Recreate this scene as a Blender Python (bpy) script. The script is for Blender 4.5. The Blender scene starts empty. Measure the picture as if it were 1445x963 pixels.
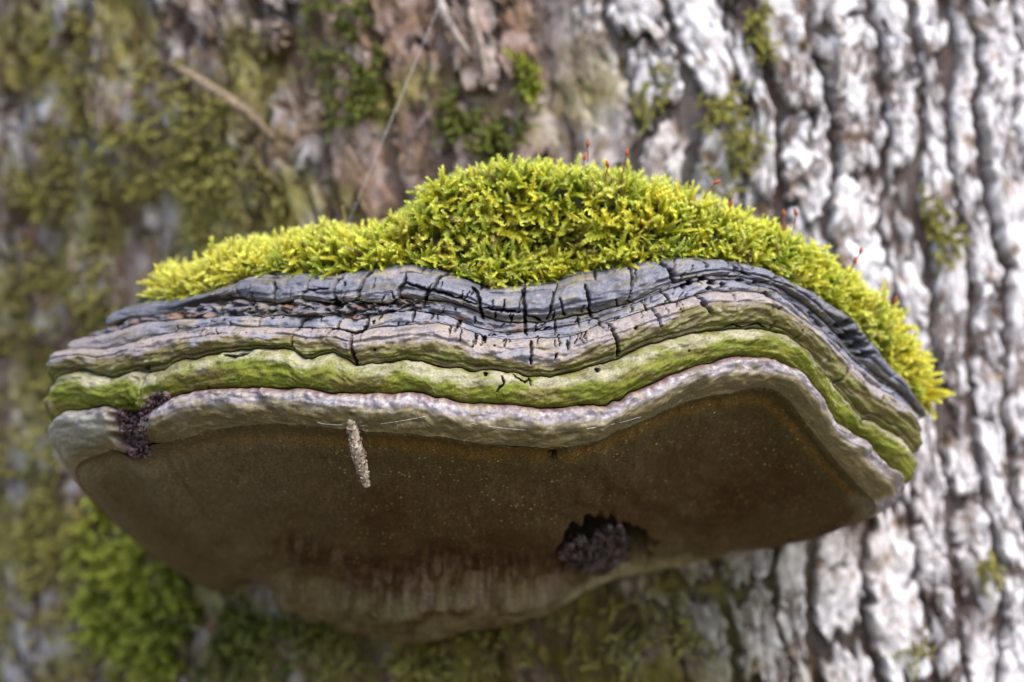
import bpy, math, random
import numpy as np
from mathutils import Vector

# ----------------------------------------------------------------- camera, sky, sun, exposure
scene = bpy.context.scene
D = 0.60                      # camera to the front rim of the bracket, metres
KPX = 0.36 / 1445.0           # metres per photo pixel at that distance
CX, CY = 722.5, 481.5
cam_d = bpy.data.cameras.new("camera")
cam = bpy.data.objects.new("camera", cam_d)
scene.collection.objects.link(cam)
cam.location = (0, -D, 0)
cam.rotation_euler = (math.radians(90), 0, 0)
cam_d.sensor_width = 36.0
cam_d.lens = 60.0
cam_d.clip_start = 0.01
cam_d.clip_end = 400.0
cam_d.dof.use_dof = True
cam_d.dof.focus_distance = D + 0.006
cam_d.dof.aperture_fstop = 5.8
cam_d.dof.aperture_blades = 0
scene.camera = cam

SUN_DIR = Vector((0.38, -0.50, 1.0)).normalized()     # towards the bright gap in the canopy
world = bpy.data.worlds.new("World")
scene.world = world
world.use_nodes = True
wn = world.node_tree
sky = wn.nodes.new("ShaderNodeTexSky")
sky.sky_type = 'NISHITA'
sky.sun_disc = False
sky.sun_elevation = math.asin(SUN_DIR.z)
sky.sun_rotation = math.atan2(SUN_DIR.x, SUN_DIR.y)
sky.air_density = 1.0
sky.dust_density = 3.0
sky.ozone_density = 1.0
bg = wn.nodes["Background"]
wn.links.new(sky.outputs[0], bg.inputs[0])
bg.inputs[1].default_value = 0.15
sun_d = bpy.data.lights.new("sun", 'SUN')
sun_d.energy = 1.5
sun_d.angle = math.radians(40)
sun_d.color = (1.0, 0.965, 0.90)
sun = bpy.data.objects.new("sun", sun_d)
scene.collection.objects.link(sun)
sun.rotation_euler = SUN_DIR.to_track_quat('Z', 'Y').to_euler()
sun.location = (0, 0, 6)
vs = scene.view_settings
vs.view_transform = 'Standard'
vs.look = 'None'
vs.exposure = 1.3
vs.gamma = 1.0
vs.use_curve_mapping = False
scene.render.engine = 'CYCLES'
scene.cycles.use_denoising = True
scene.cycles.max_bounces = 8

rng = np.random.default_rng(7)
random.seed(7)

# ----------------------------------------------------------------- helpers
def tag(o, label=None, cat=None, group=None, kind=None):
    if label: o["label"] = label
    if cat: o["category"] = cat
    if group: o["group"] = group
    if kind: o["kind"] = kind
    return o

def empty(name, loc):
    o = bpy.data.objects.new(name, None)
    o.empty_display_size = 0.02
    o.location = loc
    scene.collection.objects.link(o)
    return o

def np_mesh(name, V, F, mat, parent=None, col=None, smooth=True):
    """V (n,3), F (m,3|4) integer array -> one linked mesh object"""
    V = np.asarray(V, np.float64)
    F = np.asarray(F, np.int32)
    me = bpy.data.meshes.new(name)
    k = F.shape[1]
    me.vertices.add(len(V))
    if parent is not None:
        V = V - np.array(parent.location)
    me.vertices.foreach_set("co", V.astype(np.float32).ravel())
    me.loops.add(F.size)
    me.loops.foreach_set("vertex_index", F.ravel())
    me.polygons.add(len(F))
    me.polygons.foreach_set("loop_start", np.arange(0, F.size, k, dtype=np.int32))
    me.polygons.foreach_set("loop_total", np.full(len(F), k, np.int32))
    if smooth:
        me.polygons.foreach_set("use_smooth", np.ones(len(F), bool))
    if col is not None:
        ca = me.color_attributes.new("Col", 'FLOAT_COLOR', 'POINT')
        c4 = np.ones((len(V), 4), np.float32)
        c4[:, :3] = np.clip(col, 0.0, 1.0)
        ca.data.foreach_set("color", c4.ravel())
    me.update(calc_edges=True)
    me.validate()
    me.materials.append(mat)
    o = bpy.data.objects.new(name, me)
    scene.collection.objects.link(o)
    if parent is not None:
        o.parent = parent
    return o

def grid_faces(nu, nv, flip=False):
    i = np.arange(nu - 1)[:, None] * nv + np.arange(nv - 1)[None, :]
    a, b, c, d = i, i + nv, i + nv + 1, i + 1
    f = np.stack([a, b, c, d], -1).reshape(-1, 4)
    return f[:, ::-1] if flip else f

_perm = rng.permutation(4096).astype(np.int64)
_grad = rng.normal(size=(4096, 3)); _grad /= np.linalg.norm(_grad, axis=1)[:, None]
def noise(P):
    """gradient noise, about -1..1"""
    P = np.asarray(P, np.float64)
    sh = P.shape[:-1]; P = P.reshape(-1, 3)
    I = np.floor(P).astype(np.int64); f = P - I
    w = f * f * f * (f * (f * 6 - 15) + 10)
    out = np.zeros(len(P))
    for dx in (0, 1):
        wx = w[:, 0] if dx else 1 - w[:, 0]
        for dy in (0, 1):
            wy = w[:, 1] if dy else 1 - w[:, 1]
            for dz in (0, 1):
                wz = w[:, 2] if dz else 1 - w[:, 2]
                h = _perm[(_perm[(_perm[(I[:, 0] + dx) & 4095] + I[:, 1] + dy) & 4095] + I[:, 2] + dz) & 4095]
                g = _grad[h]
                out += wx * wy * wz * (g[:, 0] * (f[:, 0] - dx) + g[:, 1] * (f[:, 1] - dy) + g[:, 2] * (f[:, 2] - dz))
    return (out * 1.7).reshape(sh)
def fbm(P, octv=4, gain=0.5):
    P = np.asarray(P, np.float64); s = 0; a = 1.0; n = 0
    for k in range(octv):
        s = s + a * noise(P * 2 ** k + 17.3 * k); n += a; a *= gain
    return s / n
def sstep(a, b, x):
    t = np.clip((x - a) / (b - a), 0, 1)
    return t * t * (3 - 2 * t)
def mix(a, b, t):
    return a + (np.asarray(b) - a) * np.asarray(t)[..., None]
def norm(v):
    return v / np.maximum(np.linalg.norm(v, axis=-1, keepdims=True), 1e-12)
def at(px, py, y):
    """point on the fungus' front elevation chart, y metres behind the rim plane"""
    s = KPX * (D + y) / D
    return np.stack([(np.asarray(px) - CX) * s, np.asarray(y) + 0 * s, -(np.asarray(py) - CY) * s], -1)

# ----------------------------------------------------------------- materials
def new_mat(name):
    m = bpy.data.materials.new(name); m.use_nodes = True
    nt = m.node_tree
    return m, nt, nt.nodes["Principled BSDF"]
def node(nt, typ, **kw):
    n = nt.nodes.new(typ)
    for k, v in kw.items(): setattr(n, k, v)
    return n

def surface_mat(name, rough, grain_scale, grain_amt, bump_scale, bump, spec=0.3, speck=None, fine=None):
    """vertex colour x fine procedural grain + bump"""
    m, nt, b = new_mat(name)
    L = nt.links.new
    at_ = node(nt, "ShaderNodeAttribute", attribute_name="Col")
    tc = node(nt, "ShaderNodeTexCoord")
    n1 = node(nt, "ShaderNodeTexNoise"); n1.inputs["Scale"].default_value = grain_scale; n1.inputs["Detail"].default_value = 6
    n1.inputs["Roughness"].default_value = 0.65
    L(tc.outputs["Object"], n1.inputs["Vector"])
    mr = node(nt, "ShaderNodeMapRange")
    mr.inputs["From Min"].default_value = 0.25; mr.inputs["From Max"].default_value = 0.75
    mr.inputs["To Min"].default_value = 1 - grain_amt; mr.inputs["To Max"].default_value = 1 + grain_amt
    L(n1.outputs["Fac"], mr.inputs["Value"])
    mx = node(nt, "ShaderNodeMixRGB", blend_type='MULTIPLY'); mx.inputs[0].default_value = 1.0
    L(at_.outputs["Color"], mx.inputs[1]); L(mr.outputs[0], mx.inputs[2])
    outc = mx.outputs[0]
    if speck:
        sc, thr, colr = speck
        vo = node(nt, "ShaderNodeTexVoronoi"); vo.inputs["Scale"].default_value = sc
        L(tc.outputs["Object"], vo.inputs["Vector"])
        sr = node(nt, "ShaderNodeMapRange"); sr.inputs["From Min"].default_value = thr; sr.inputs["From Max"].default_value = thr * 0.55
        L(vo.outputs["Distance"], sr.inputs["Value"])
        wn_ = node(nt, "ShaderNodeTexWhiteNoise"); L(vo.outputs["Position"], wn_.inputs["Vector"])
        th = node(nt, "ShaderNodeMath", operation='POWER'); th.inputs[1].default_value = 3.0
        L(wn_.outputs["Value"], th.inputs[0])
        n3 = node(nt, "ShaderNodeTexNoise"); n3.inputs["Scale"].default_value = 45
        L(tc.outputs["Object"], n3.inputs["Vector"])
        nr = node(nt, "ShaderNodeMapRange"); nr.inputs["From Min"].default_value = 0.38; nr.inputs["From Max"].default_value = 0.62
        L(n3.outputs["Fac"], nr.inputs["Value"])
        ml = node(nt, "ShaderNodeMath", operation='MULTIPLY'); L(sr.outputs[0], ml.inputs[0]); L(th.outputs[0], ml.inputs[1])
        ml2 = node(nt, "ShaderNodeMath", operation='MULTIPLY'); L(ml.outputs[0], ml2.inputs[0]); L(nr.outputs[0], ml2.inputs[1])
        ms = node(nt, "ShaderNodeMixRGB"); ms.inputs[2].default_value = (*colr, 1)
        L(ml2.outputs[0], ms.inputs[0]); L(outc, ms.inputs[1]); outc = ms.outputs[0]
    L(outc, b.inputs["Base Color"])
    b.inputs["Roughness"].default_value = rough
    b.inputs["Specular IOR Level"].default_value = spec
    n2 = node(nt, "ShaderNodeTexNoise"); n2.inputs["Scale"].default_value = bump_scale; n2.inputs["Detail"].default_value = 5
    n2.inputs["Roughness"].default_value = 0.6
    L(tc.outputs["Object"], n2.inputs["Vector"])
    bp = node(nt, "ShaderNodeBump"); bp.inputs["Strength"].default_value = 0.6; bp.inputs["Distance"].default_value = bump
    L(n2.outputs["Fac"], bp.inputs["Height"]); L(bp.outputs[0], b.inputs["Normal"])
    return m

def leaf_mat(name, trans=0.35, rough=0.45, spec=0.35):
    m, nt, b = new_mat(name)
    L = nt.links.new
    a = node(nt, "ShaderNodeAttribute", attribute_name="Col")
    tr = node(nt, "ShaderNodeBsdfTranslucent")
    ms = node(nt, "ShaderNodeMixShader"); ms.inputs[0].default_value = trans
    L(a.outputs["Color"], b.inputs["Base Color"]); L(a.outputs["Color"], tr.inputs["Color"])
    b.inputs["Roughness"].default_value = rough; b.inputs["Specular IOR Level"].default_value = spec
    L(b.outputs[0], ms.inputs[1]); L(tr.outputs[0], ms.inputs[2])
    L(ms.outputs[0], nt.nodes["Material Output"].inputs["Surface"])
    return m

M_CRUST = surface_mat("fungus_crust", 0.55, 1100, 0.28, 2200, 0.00022, 0.5)
M_ALGAE = surface_mat("algae_crust", 0.75, 1100, 0.34, 1900, 0.00035, 0.25)
M_RIM = surface_mat("fungus_rim", 0.55, 900, 0.2, 2000, 0.0002, 0.4, speck=(620, 0.16, (0.75, 0.73, 0.66)))
M_PORE = surface_mat("pore_surface", 0.8, 1100, 0.75, 1500, 0.0008, 0.12, speck=(560, 0.30, (0.60, 0.48, 0.20)))
M_BARK = surface_mat("bark", 0.95, 300, 0.45, 700, 0.0010, 0.08)
def add_fissures(m):
    nt = m.node_tree; L = nt.links.new; b = nt.nodes["Principled BSDF"]
    src = b.inputs["Base Color"].links[0].from_socket
    tc = node(nt, "ShaderNodeTexCoord"); mp = node(nt, "ShaderNodeMapping"); mp.inputs["Scale"].default_value = (1, 1, 0.42)
    L(tc.outputs["Object"], mp.inputs["Vector"])
    wn_ = node(nt, "ShaderNodeTexNoise"); wn_.inputs["Scale"].default_value = 60; wn_.inputs["Detail"].default_value = 5
    L(mp.outputs[0], wn_.inputs["Vector"])
    ad = node(nt, "ShaderNodeMixRGB"); ad.inputs[0].default_value = 0.035
    L(mp.outputs[0], ad.inputs[1]); L(wn_.outputs["Color"], ad.inputs[2])
    vo = node(nt, "ShaderNodeTexVoronoi", feature='DISTANCE_TO_EDGE'); vo.inputs["Scale"].default_value = 85
    L(ad.outputs[0], vo.inputs["Vector"])
    mr = node(nt, "ShaderNodeMapRange"); mr.inputs["From Min"].default_value = 0.03; mr.inputs["From Max"].default_value = 0.15
    mr.inputs["To Min"].default_value = 0.85; mr.inputs["To Max"].default_value = 0.0
    L(vo.outputs["Distance"], mr.inputs["Value"])
    n4 = node(nt, "ShaderNodeTexNoise"); n4.inputs["Scale"].default_value = 45; n4.inputs["Detail"].default_value = 3
    L(mp.outputs[0], n4.inputs["Vector"])
    m4 = node(nt, "ShaderNodeMapRange"); m4.inputs["From Min"].default_value = 0.42; m4.inputs["From Max"].default_value = 0.6
    L(n4.outputs["Fac"], m4.inputs["Value"])
    mu = node(nt, "ShaderNodeMath", operation='MULTIPLY'); L(mr.outputs[0], mu.inputs[0]); L(m4.outputs[0], mu.inputs[1])
    mx = node(nt, "ShaderNodeMixRGB"); mx.inputs[2].default_value = (0.10, 0.062, 0.046, 1)
    L(mu.outputs[0], mx.inputs[0]); L(src, mx.inputs[1]); L(mx.outputs[0], b.inputs["Base Color"])
    bp0 = b.inputs["Normal"].links[0].from_node
    bp = node(nt, "ShaderNodeBump"); bp.invert = True; bp.inputs["Strength"].default_value = 0.8; bp.inputs["Distance"].default_value = 0.003
    L(mu.outputs[0], bp.inputs["Height"]); L(bp0.outputs[0], bp.inputs["Normal"]); L(bp.outputs[0], b.inputs["Normal"])
add_fissures(M_BARK)
M_MOSS = leaf_mat("moss", 0.42, 0.4, 0.45)
M_MOSS2 = leaf_mat("trunk_moss", 0.3, 0.55, 0.25)
M_CAPS = leaf_mat("moss_capsule", 0.25, 0.4, 0.4)
M_FRASS = surface_mat("frass", 0.5, 1500, 0.35, 2500, 0.0003, 0.45)
M_CASE = surface_mat("larval_case", 0.8, 1400, 0.55, 2000, 0.0004, 0.2)
mS, nt, b = new_mat("spider_silk")
b.inputs["Base Color"].default_value = (0.8, 0.8, 0.82, 1); b.inputs["Roughness"].default_value = 0.3
b.inputs["Alpha"].default_value = 0.6
M_SILK = mS

# ----------------------------------------------------------------- ground
gm, nt, b = new_mat("leaf_litter")
tcn = node(nt, "ShaderNodeTexCoord")
gn = node(nt, "ShaderNodeTexNoise"); gn.inputs["Scale"].default_value = 14; gn.inputs["Detail"].default_value = 8
nt.links.new(tcn.outputs["Object"], gn.inputs["Vector"])
gr = node(nt, "ShaderNodeValToRGB")
gr.color_ramp.elements[0].position = 0.3; gr.color_ramp.elements[0].color = (0.035, 0.025, 0.014, 1)
gr.color_ramp.elements[1].position = 0.7; gr.color_ramp.elements[1].color = (0.13, 0.10, 0.05, 1)
nt.links.new(gn.outputs["Fac"], gr.inputs[0]); nt.links.new(gr.outputs[0], b.inputs["Base Color"])
b.inputs["Roughness"].default_value = 0.95
GZ = -1.25
xs = np.concatenate([-np.geomspace(150, 1.5, 30), np.linspace(-1.4, 1.4, 60), np.geomspace(1.5, 150, 30)])
X, Y = np.meshgrid(xs, xs, indexing='ij')
Z = GZ + 0.035 * fbm(np.stack([X * 2.1, Y * 2.1, 0 * X], -1), 4)
ground = np_mesh("ground", np.stack([X, Y, Z], -1).reshape(-1, 3), grid_faces(len(xs), len(xs)), gm)
tag(ground, "brown forest floor of leaf litter round the tree", "ground", kind="structure")

# ----------------------------------------------------------------- the tree: trunk core and bark plates
TR, TXA, TLEAN, TY = 0.50, 0.09, -0.10, 0.185
TYC = TY + TR
def axis_x(z): return TXA + TLEAN * z
def trunk_y(x, z):
    d = np.clip((x - axis_x(z)) / TR, -0.98, 0.98)
    return TYC - TR * np.sqrt(1 - d * d)
def trunk_hit(px, py, inset=0.0):
    y = np.full(np.shape(px), 0.2) if np.ndim(px) else 0.2
    for _ in range(30):
        p = at(px, py, y)
        y = 0.5 * y + 0.5 * (trunk_y(p[..., 0], p[..., 2]) + inset)
    return y
def on_trunk(a, z, h):
    phi = a / TR
    return np.stack([axis_x(z) + (TR + h) * np.sin(phi), TYC - (TR + h) * np.cos(phi), z + 0 * phi], -1)
def trunk_az(px, py):
    y = trunk_hit(np.asarray(px, float), np.asarray(py, float))
    p = at(px, py, y)
    return TR * np.arcsin(np.clip((p[..., 0] - axis_x(p[..., 2])) / TR, -1, 1)), p[..., 2]

tree = tag(empty("tree", (axis_x(GZ), TYC, GZ)), "old tree trunk with deeply furrowed pale grey and brown flaking bark", "tree")

# how pale (lichen) / mossy the bark is, by place on the trunk
def bark_colour(a, z, h, seed=0.0, tint=0.0):
    q = np.stack([a, z, 0 * a + seed], -1)
    qs = np.stack([a, z, 0 * a], -1)
    pale = sstep(-0.085, 0.015, a + 0.045 * fbm(qs * 14, 3) + tint)            # right part is lichen-white
    n1 = fbm(q * 90 + 3, 4); n2 = fbm(qs * 38 + 31, 3); n3 = fbm(q * np.array([300., 120., 1.]) + 5, 3)
    n5 = fbm(qs * 26 + 77, 3)
    white = np.array([0.64, 0.615, 0.635]); grey = np.array([0.42, 0.385, 0.375])
    brown = np.array([0.22, 0.155, 0.105]); rust = np.array([0.26, 0.15, 0.105]); dark = np.array([0.05, 0.031, 0.024])
    olive = np.array([0.20, 0.18, 0.035])
    redzone = sstep(-0.20, -0.15, a) * sstep(-0.04, -0.08, a) * sstep(0.02, 0.06, z)
    c = mix(np.broadcast_to(brown, a.shape + (3,)), rust, np.maximum(sstep(0.0, 0.5, n2), redzone * sstep(-0.3, 0.1, n1)))
    c = mix(c, grey, sstep(-0.20, 0.30, n1 + 0.25 * n3) * (0.85 - 0.35 * redzone))
    c = mix(c, white, pale * sstep(-0.55, -0.12, n1 + 0.25 * n2 + 0.4 * n3))
    c = mix(c, white * 0.8, (1 - pale) * sstep(0.08, 0.34, n5) * (1 - redzone) * 0.85)
    c = mix(c, dark, sstep(0.0022, -0.0005, h) * (0.30 + 0.62 * pale))
    left = sstep(-0.10, -0.17, a)
    mossy = (1 - pale) * sstep(-0.10, 0.30, fbm(qs * 22 + 9, 4) - 0.3 * redzone + 0.12 * left) * 0.8
    under = sstep(-0.06, -0.09, z) * sstep(0.175, 0.06, np.abs(a + 0.095 + 0.06 * n2)) * sstep(-0.7, 0.1, n2 + 0.4 * n1)   # olive film, with the shade below the bracket painted in
    c = mix(c, olive * (1 + 0.5 * n1)[..., None], mossy)
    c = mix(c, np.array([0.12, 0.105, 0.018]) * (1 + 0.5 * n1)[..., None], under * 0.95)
    return c

# trunk core: one closed sheet, dense where the photograph looks
ang = np.concatenate([np.linspace(-math.pi, -1.02, 50)[:-1], np.linspace(-1.02, 0.55, 330)[:-1], np.linspace(0.55, math.pi, 50)])
zz = np.concatenate([np.linspace(GZ - 0.08, -0.32, 40)[:-1], np.linspace(-0.32, 0.30, 190)[:-1], np.linspace(0.30, 3.2, 60)])
A, ZZ = np.meshgrid(ang * TR, zz, indexing='ij')
q = np.stack([A * 1.0, ZZ * 0.30, 0 * A], -1)
seam = sstep(math.pi, 2.6, np.abs(A / TR))
hh = (0.0035 * fbm(q * 55, 4) - 0.002) * seam + 0.12 * sstep(-0.75, GZ, ZZ) ** 2
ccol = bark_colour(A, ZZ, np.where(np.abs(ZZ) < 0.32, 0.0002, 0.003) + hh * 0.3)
np_mesh("trunk", on_trunk(A, ZZ, hh).reshape(-1, 3), grid_faces(len(ang), len(zz)), M_BARK, tree, ccol.reshape(-1, 3))

# bark plates: wavy strips cut into plates
def strip_edge(a0, z):
    q = np.stack([np.full_like(z, a0 * 9), z * 9, np.full_like(z, 3.3)], -1)
    q2 = np.stack([np.full_like(z, a0 * 70), z * 34, np.full_like(z, 8.3)], -1)
    return a0 + 0.010 * noise(q * 1.5) + 0.0055 * fbm(q2, 4)
def bark_plate(aL, aR, z0, z1, H, seed, gl=0.001, gr=0.001, slant=0.0, tint=0.0, m=15, n=38):
    r = np.random.default_rng(int(seed * 1000))
    S, T = np.meshgrid(np.linspace(-1, 1, m), np.linspace(0, 1, n), indexing='ij')
    e0 = fbm(np.stack([S * 2.2, 0 * S + seed, 0 * S], -1), 3) * 0.016 + slant * S
    e1 = fbm(np.stack([S * 2.2, 0 * S + seed + 9, 0 * S], -1), 3) * 0.016 + r.uniform(-0.008, 0.008) * S
    zc = (z0 + e0) * (1 - T) + (z1 + e1) * T
    e_l = strip_edge(aL, zc.ravel()).reshape(zc.shape) + gl
    e_r = strip_edge(aR, zc.ravel()).reshape(zc.shape) - gr
    mid = (e_l + e_r) / 2; hw = np.maximum((e_r - e_l) / 2, 0.0016)
    tt = np.abs(2 * T - 1)
    jag = fbm(np.stack([np.sign(S) * 3 + seed, T * 9 * (z1 - z0) / 0.05, 0 * T + 1.7], -1), 4)
    hw = hw * (1 - r.uniform(0.1, 0.4) * tt ** 6) * (1 + 0.42 * jag)
    a = mid + hw * S
    edge = np.minimum((1 - np.abs(S)) * hw / 0.0018, (1 - tt) * (z1 - z0) / 2 / 0.0016)
    rise = np.clip(edge * 1.6, 0, 1) ** 0.5
    q = np.stack([a, zc * 0.5, 0 * a + seed * 0.013], -1)
    f1 = fbm(q * 120, 4)
    fl = fbm(q * np.array([105., 150., 1.]) + 40, 3)
    flake = (np.floor((fl + 1) * 5) + sstep(0.0, 0.2, ((fl + 1) * 5) % 1.0)) / 5 - 1
    lean = r.uniform(-1, 1) * 0.0026 * S + r.uniform(-0.6, 1) * 0.0032 * (1 - 2 * T)
    h = rise * np.maximum(H + lean + 0.0008 * f1 + 0.0032 * flake * min(1.0, H / 0.005), 0.0004) + 0.0008 * fbm(q * 330, 3) * rise
    crk = sstep(0.10, 0.02, np.abs(fbm(np.stack([a * 95, zc * 38, 0 * a + seed], -1), 2)))
    h = h - 0.0026 * crk * rise
    h = np.where(edge <= 0.001, -0.0035, h)
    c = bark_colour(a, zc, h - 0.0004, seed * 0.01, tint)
    return np_mesh("bark_plate", on_trunk(a, zc, h).reshape(-1, 3), grid_faces(m, n), M_BARK, tree, c.reshape(-1, 3), smooth=False)

a = -0.46; strips = []
while a < 0.275:
    w = rng.uniform(0.014, 0.034) if a > -0.08 else rng.uniform(0.020, 0.036)
    strips.append((a, a + w)); a += w
gaps = [rng.uniform(0.0014, 0.0024) if rng.random() < 0.35 else rng.uniform(0.0000, 0.0007) for _ in range(len(strips) + 1)]
pc = 0
for k, (aL, aR) in enumerate(strips):
    z = -0.25 + rng.uniform(-0.04, 0.02)
    while z < 0.225 and pc < 299:
        Lz = rng.uniform(0.028, 0.095) if aL > -0.08 else rng.uniform(0.03, 0.08)
        g = rng.uniform(-0.003, 0.003) if rng.random() < 0.6 else rng.uniform(0.003, 0.009)
        H = rng.uniform(0.0024, 0.0056) if aL > -0.07 else rng.uniform(0.0015, 0.0065)
        if aL < -0.07 and rng.random() < 0.15: z += Lz; continue
        bark_plate(aL, aR, z, z + Lz, H, float(rng.uniform(0, 90)), gaps[k], gaps[k + 1], float(rng.uniform(-0.009, 0.009)), float(rng.normal(0, 0.02)))
        pc += 1
        z += Lz + g
# the squarish pale plate and the loose peeling strips above the fungus
pa, pz = trunk_az(np.array([312.0, 406.0, 360.0, 360.0]), np.array([55.0, 55.0, 84.0, 28.0]))
bark_plate(float(pa[0]), float(pa[1]), float(pz[2]), float(pz[3]), 0.006, 41.0, 0, 0, 0.001, 0.12)
def bark_strip(pix, wid, lift, colr):
    pix = np.array(pix, float).reshape(-1, 2); t = np.linspace(0, 1, 26); kk_ = np.linspace(0, 1, len(pix))
    X_, Y_ = np.interp(t, kk_, pix[:, 0]), np.interp(t, kk_, pix[:, 1])
    a_, z_ = trunk_az(X_, Y_)
    tg = norm(np.stack([np.gradient(a_), np.gradient(z_)], -1)); nr = np.stack([-tg[:, 1], tg[:, 0]], -1)
    w_ = wid * (0.5 + 0.5 * np.sin(np.pi * (0.1 + 0.85 * t))) * (1 + 0.3 * noise(np.stack([t * 9, 0 * t + X_[0], 0 * t], -1)))
    V_, C_ = [], []
    prof_ = [(-1, -0.6), (-0.8, 0.4), (0, 1.0), (0.8, 0.5), (1, -0.6)]
    for (o_, e_) in prof_:
        hh_ = 0.006 + lift * np.sin(np.pi * t) + 0.0016 * e_ + 0.0008 * noise(np.stack([t * 12, 0 * t + o_, 0 * t + 5], -1))
        aa, zz_ = a_ + nr[:, 0] * w_ * o_, z_ + nr[:, 1] * w_ * o_
        V_.append(on_trunk(aa, zz_, hh_)); C_.append(np.array(colr) * (1 + 0.4 * noise(np.stack([t * 14, 0 * t + o_ * 2, 0 * t + 2], -1)))[:, None])
    V_.append(V_[0] + (V_[-1] - V_[0]) * 0.02); C_.append(C_[0])
    np_mesh("bark_strip", np.stack(V_, 0).reshape(-1, 3), grid_faces(6, 26), M_BARK, tree, np.stack(C_, 0).reshape(-1, 3))
bark_strip([250, 92, 290, 115, 330, 140, 365, 165, 395, 198], 0.0030, 0.003, (0.25, 0.19, 0.13))
bark_strip([618, -20, 636, 25, 655, 62, 672, 88], 0.0022, 0.010, (0.36, 0.31, 0.28))
bark_strip([668, -15, 672, 30, 684, 70, 690, 118], 0.0019, 0.005, (0.36, 0.29, 0.25))
bark_strip([1168, 18, 1180, 60, 1176, 130], 0.0024, 0.004, (0.52, 0.48, 0.47))

# ----------------------------------------------------------------- the bracket fungus
def P(*xy): return np.array(xy, float).reshape(-1, 2)
# ridge and groove lines of the bracket's front elevation, left to right, in photo pixels
C_EDGE = P(190,432, 233,424, 269,424, 296,414, 322,408, 348,399, 359,390, 380,384, 417,385, 482,386, 522,380, 560,374, 590,374, 624,382, 659,395, 690,408, 715,405, 743,400, 787,398, 808,384, 840,382, 877,375, 908,369, 939,363, 977,363, 1020,367, 1076,381, 1098,395, 1140,413, 1156,425, 1189,444, 1218,476, 1236,505, 1262,536, 1287,585)
C_T = P(160,462, 185,452, 256,440, 290,430, 340,424, 396,429, 430,424, 470,428, 505,428, 552,431, 572,420, 596,424, 630,426, 655,432, 687,447, 712,457, 736,455, 765,455, 802,449, 855,438, 890,428, 920,412, 948,401, 985,390, 1020,388, 1058,394, 1098,406, 1125,424, 1150,446, 1180,476, 1205,506, 1232,532, 1262,553, 1288,588)
C_B4 = P(118,478, 160,470, 200,456, 250,452, 290,450, 328,446, 371,447, 460,446, 518,452, 540,443, 574,439, 599,440, 634,447, 665,460, 690,468, 708,472, 736,470, 774,466, 800,461, 830,453, 855,445, 880,436, 908,424, 939,409, 964,401, 989,396, 1020,396, 1058,402, 1092,413, 1112,428, 1140,458, 1160,472, 1190,500, 1210,520, 1235,540, 1265,560, 1288,591)
C_B3 = P(92,494, 125,492, 155,494, 185,485, 247,469, 290,463, 328,460, 371,463, 437,463, 478,465, 503,472, 521,464, 556,461, 587,457, 618,457, 649,462, 665,468, 690,477, 720,479, 760,478, 793,477, 821,470, 855,455, 890,445, 930,432, 958,425, 980,416, 1010,411, 1045,412, 1070,414, 1090,424, 1125,449, 1153,473, 1182,502, 1203,523, 1232,546, 1262,566, 1288,596)
C_B2 = P(84,545, 92,533, 105,526, 122,522, 144,531, 165,535, 194,523, 220,526, 241,525, 247,516, 266,506, 278,509, 303,500, 340,494, 403,492, 419,496, 431,508, 443,508, 450,502, 472,500, 490,507, 506,517, 530,514, 550,512, 574,509, 599,512, 630,521, 649,519, 665,526, 699,523, 724,527, 746,532, 774,533, 800,528, 833,518, 874,506, 914,487, 971,473, 1020,467, 1062,465, 1102,471, 1127,491, 1149,516, 1163,542, 1185,563, 1203,592, 1225,596, 1247,607, 1269,624, 1281,645)
C_G = P(88,604, 93,588, 104,582, 122,580, 157,573, 178,583, 200,596, 212,592, 225,575, 259,559, 278,553, 331,548, 400,550, 431,550, 459,555, 493,556, 537,555, 559,557, 574,554, 599,556, 615,563, 630,563, 646,569, 668,572, 680,570, 711,572, 758,577, 800,576, 824,572, 855,575, 865,566, 874,568, 883,557, 918,544, 939,532, 971,520, 999,514, 1020,507, 1048,504, 1076,507, 1101,514, 1120,524, 1138,545, 1156,571, 1174,598, 1211,622, 1236,647, 1254,668, 1263,688)
C_LIP = P(112,668, 116,654, 130,644, 160,634, 190,640, 215,626, 259,618, 300,606, 342,599, 398,597, 454,601, 500,605, 560,610, 600,613, 640,618, 680,624, 743,630, 800,630, 840,621, 880,602, 914,588, 950,570, 989,559, 1020,553, 1045,549, 1068,544, 1090,550, 1112,566, 1127,588, 1143,610, 1162,634, 1190,668, 1212,692, 1226,706, 1232,718)
# rim going back to the trunk on either side (left: from the trunk forward; right: from the front back)
R_LEFT = P(318,838, 298,830, 268,814, 232,792, 190,760, 152,724, 126,694, 114,676)
R_RIGHT = P(1231,723, 1224,731, 1208,738, 1186,744, 1150,748, 1105,752, 1060,762)
# where the underside meets the trunk
C_K = P(318,838, 334,842, 348,832, 360,820, 385,818, 408,836, 430,852, 460,870, 500,890, 540,902, 580,905, 610,902, 650,890, 700,873, 760,857, 800,846, 830,830, 860,818, 900,809, 950,801, 1000,786, 1030,772, 1060,763)

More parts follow.
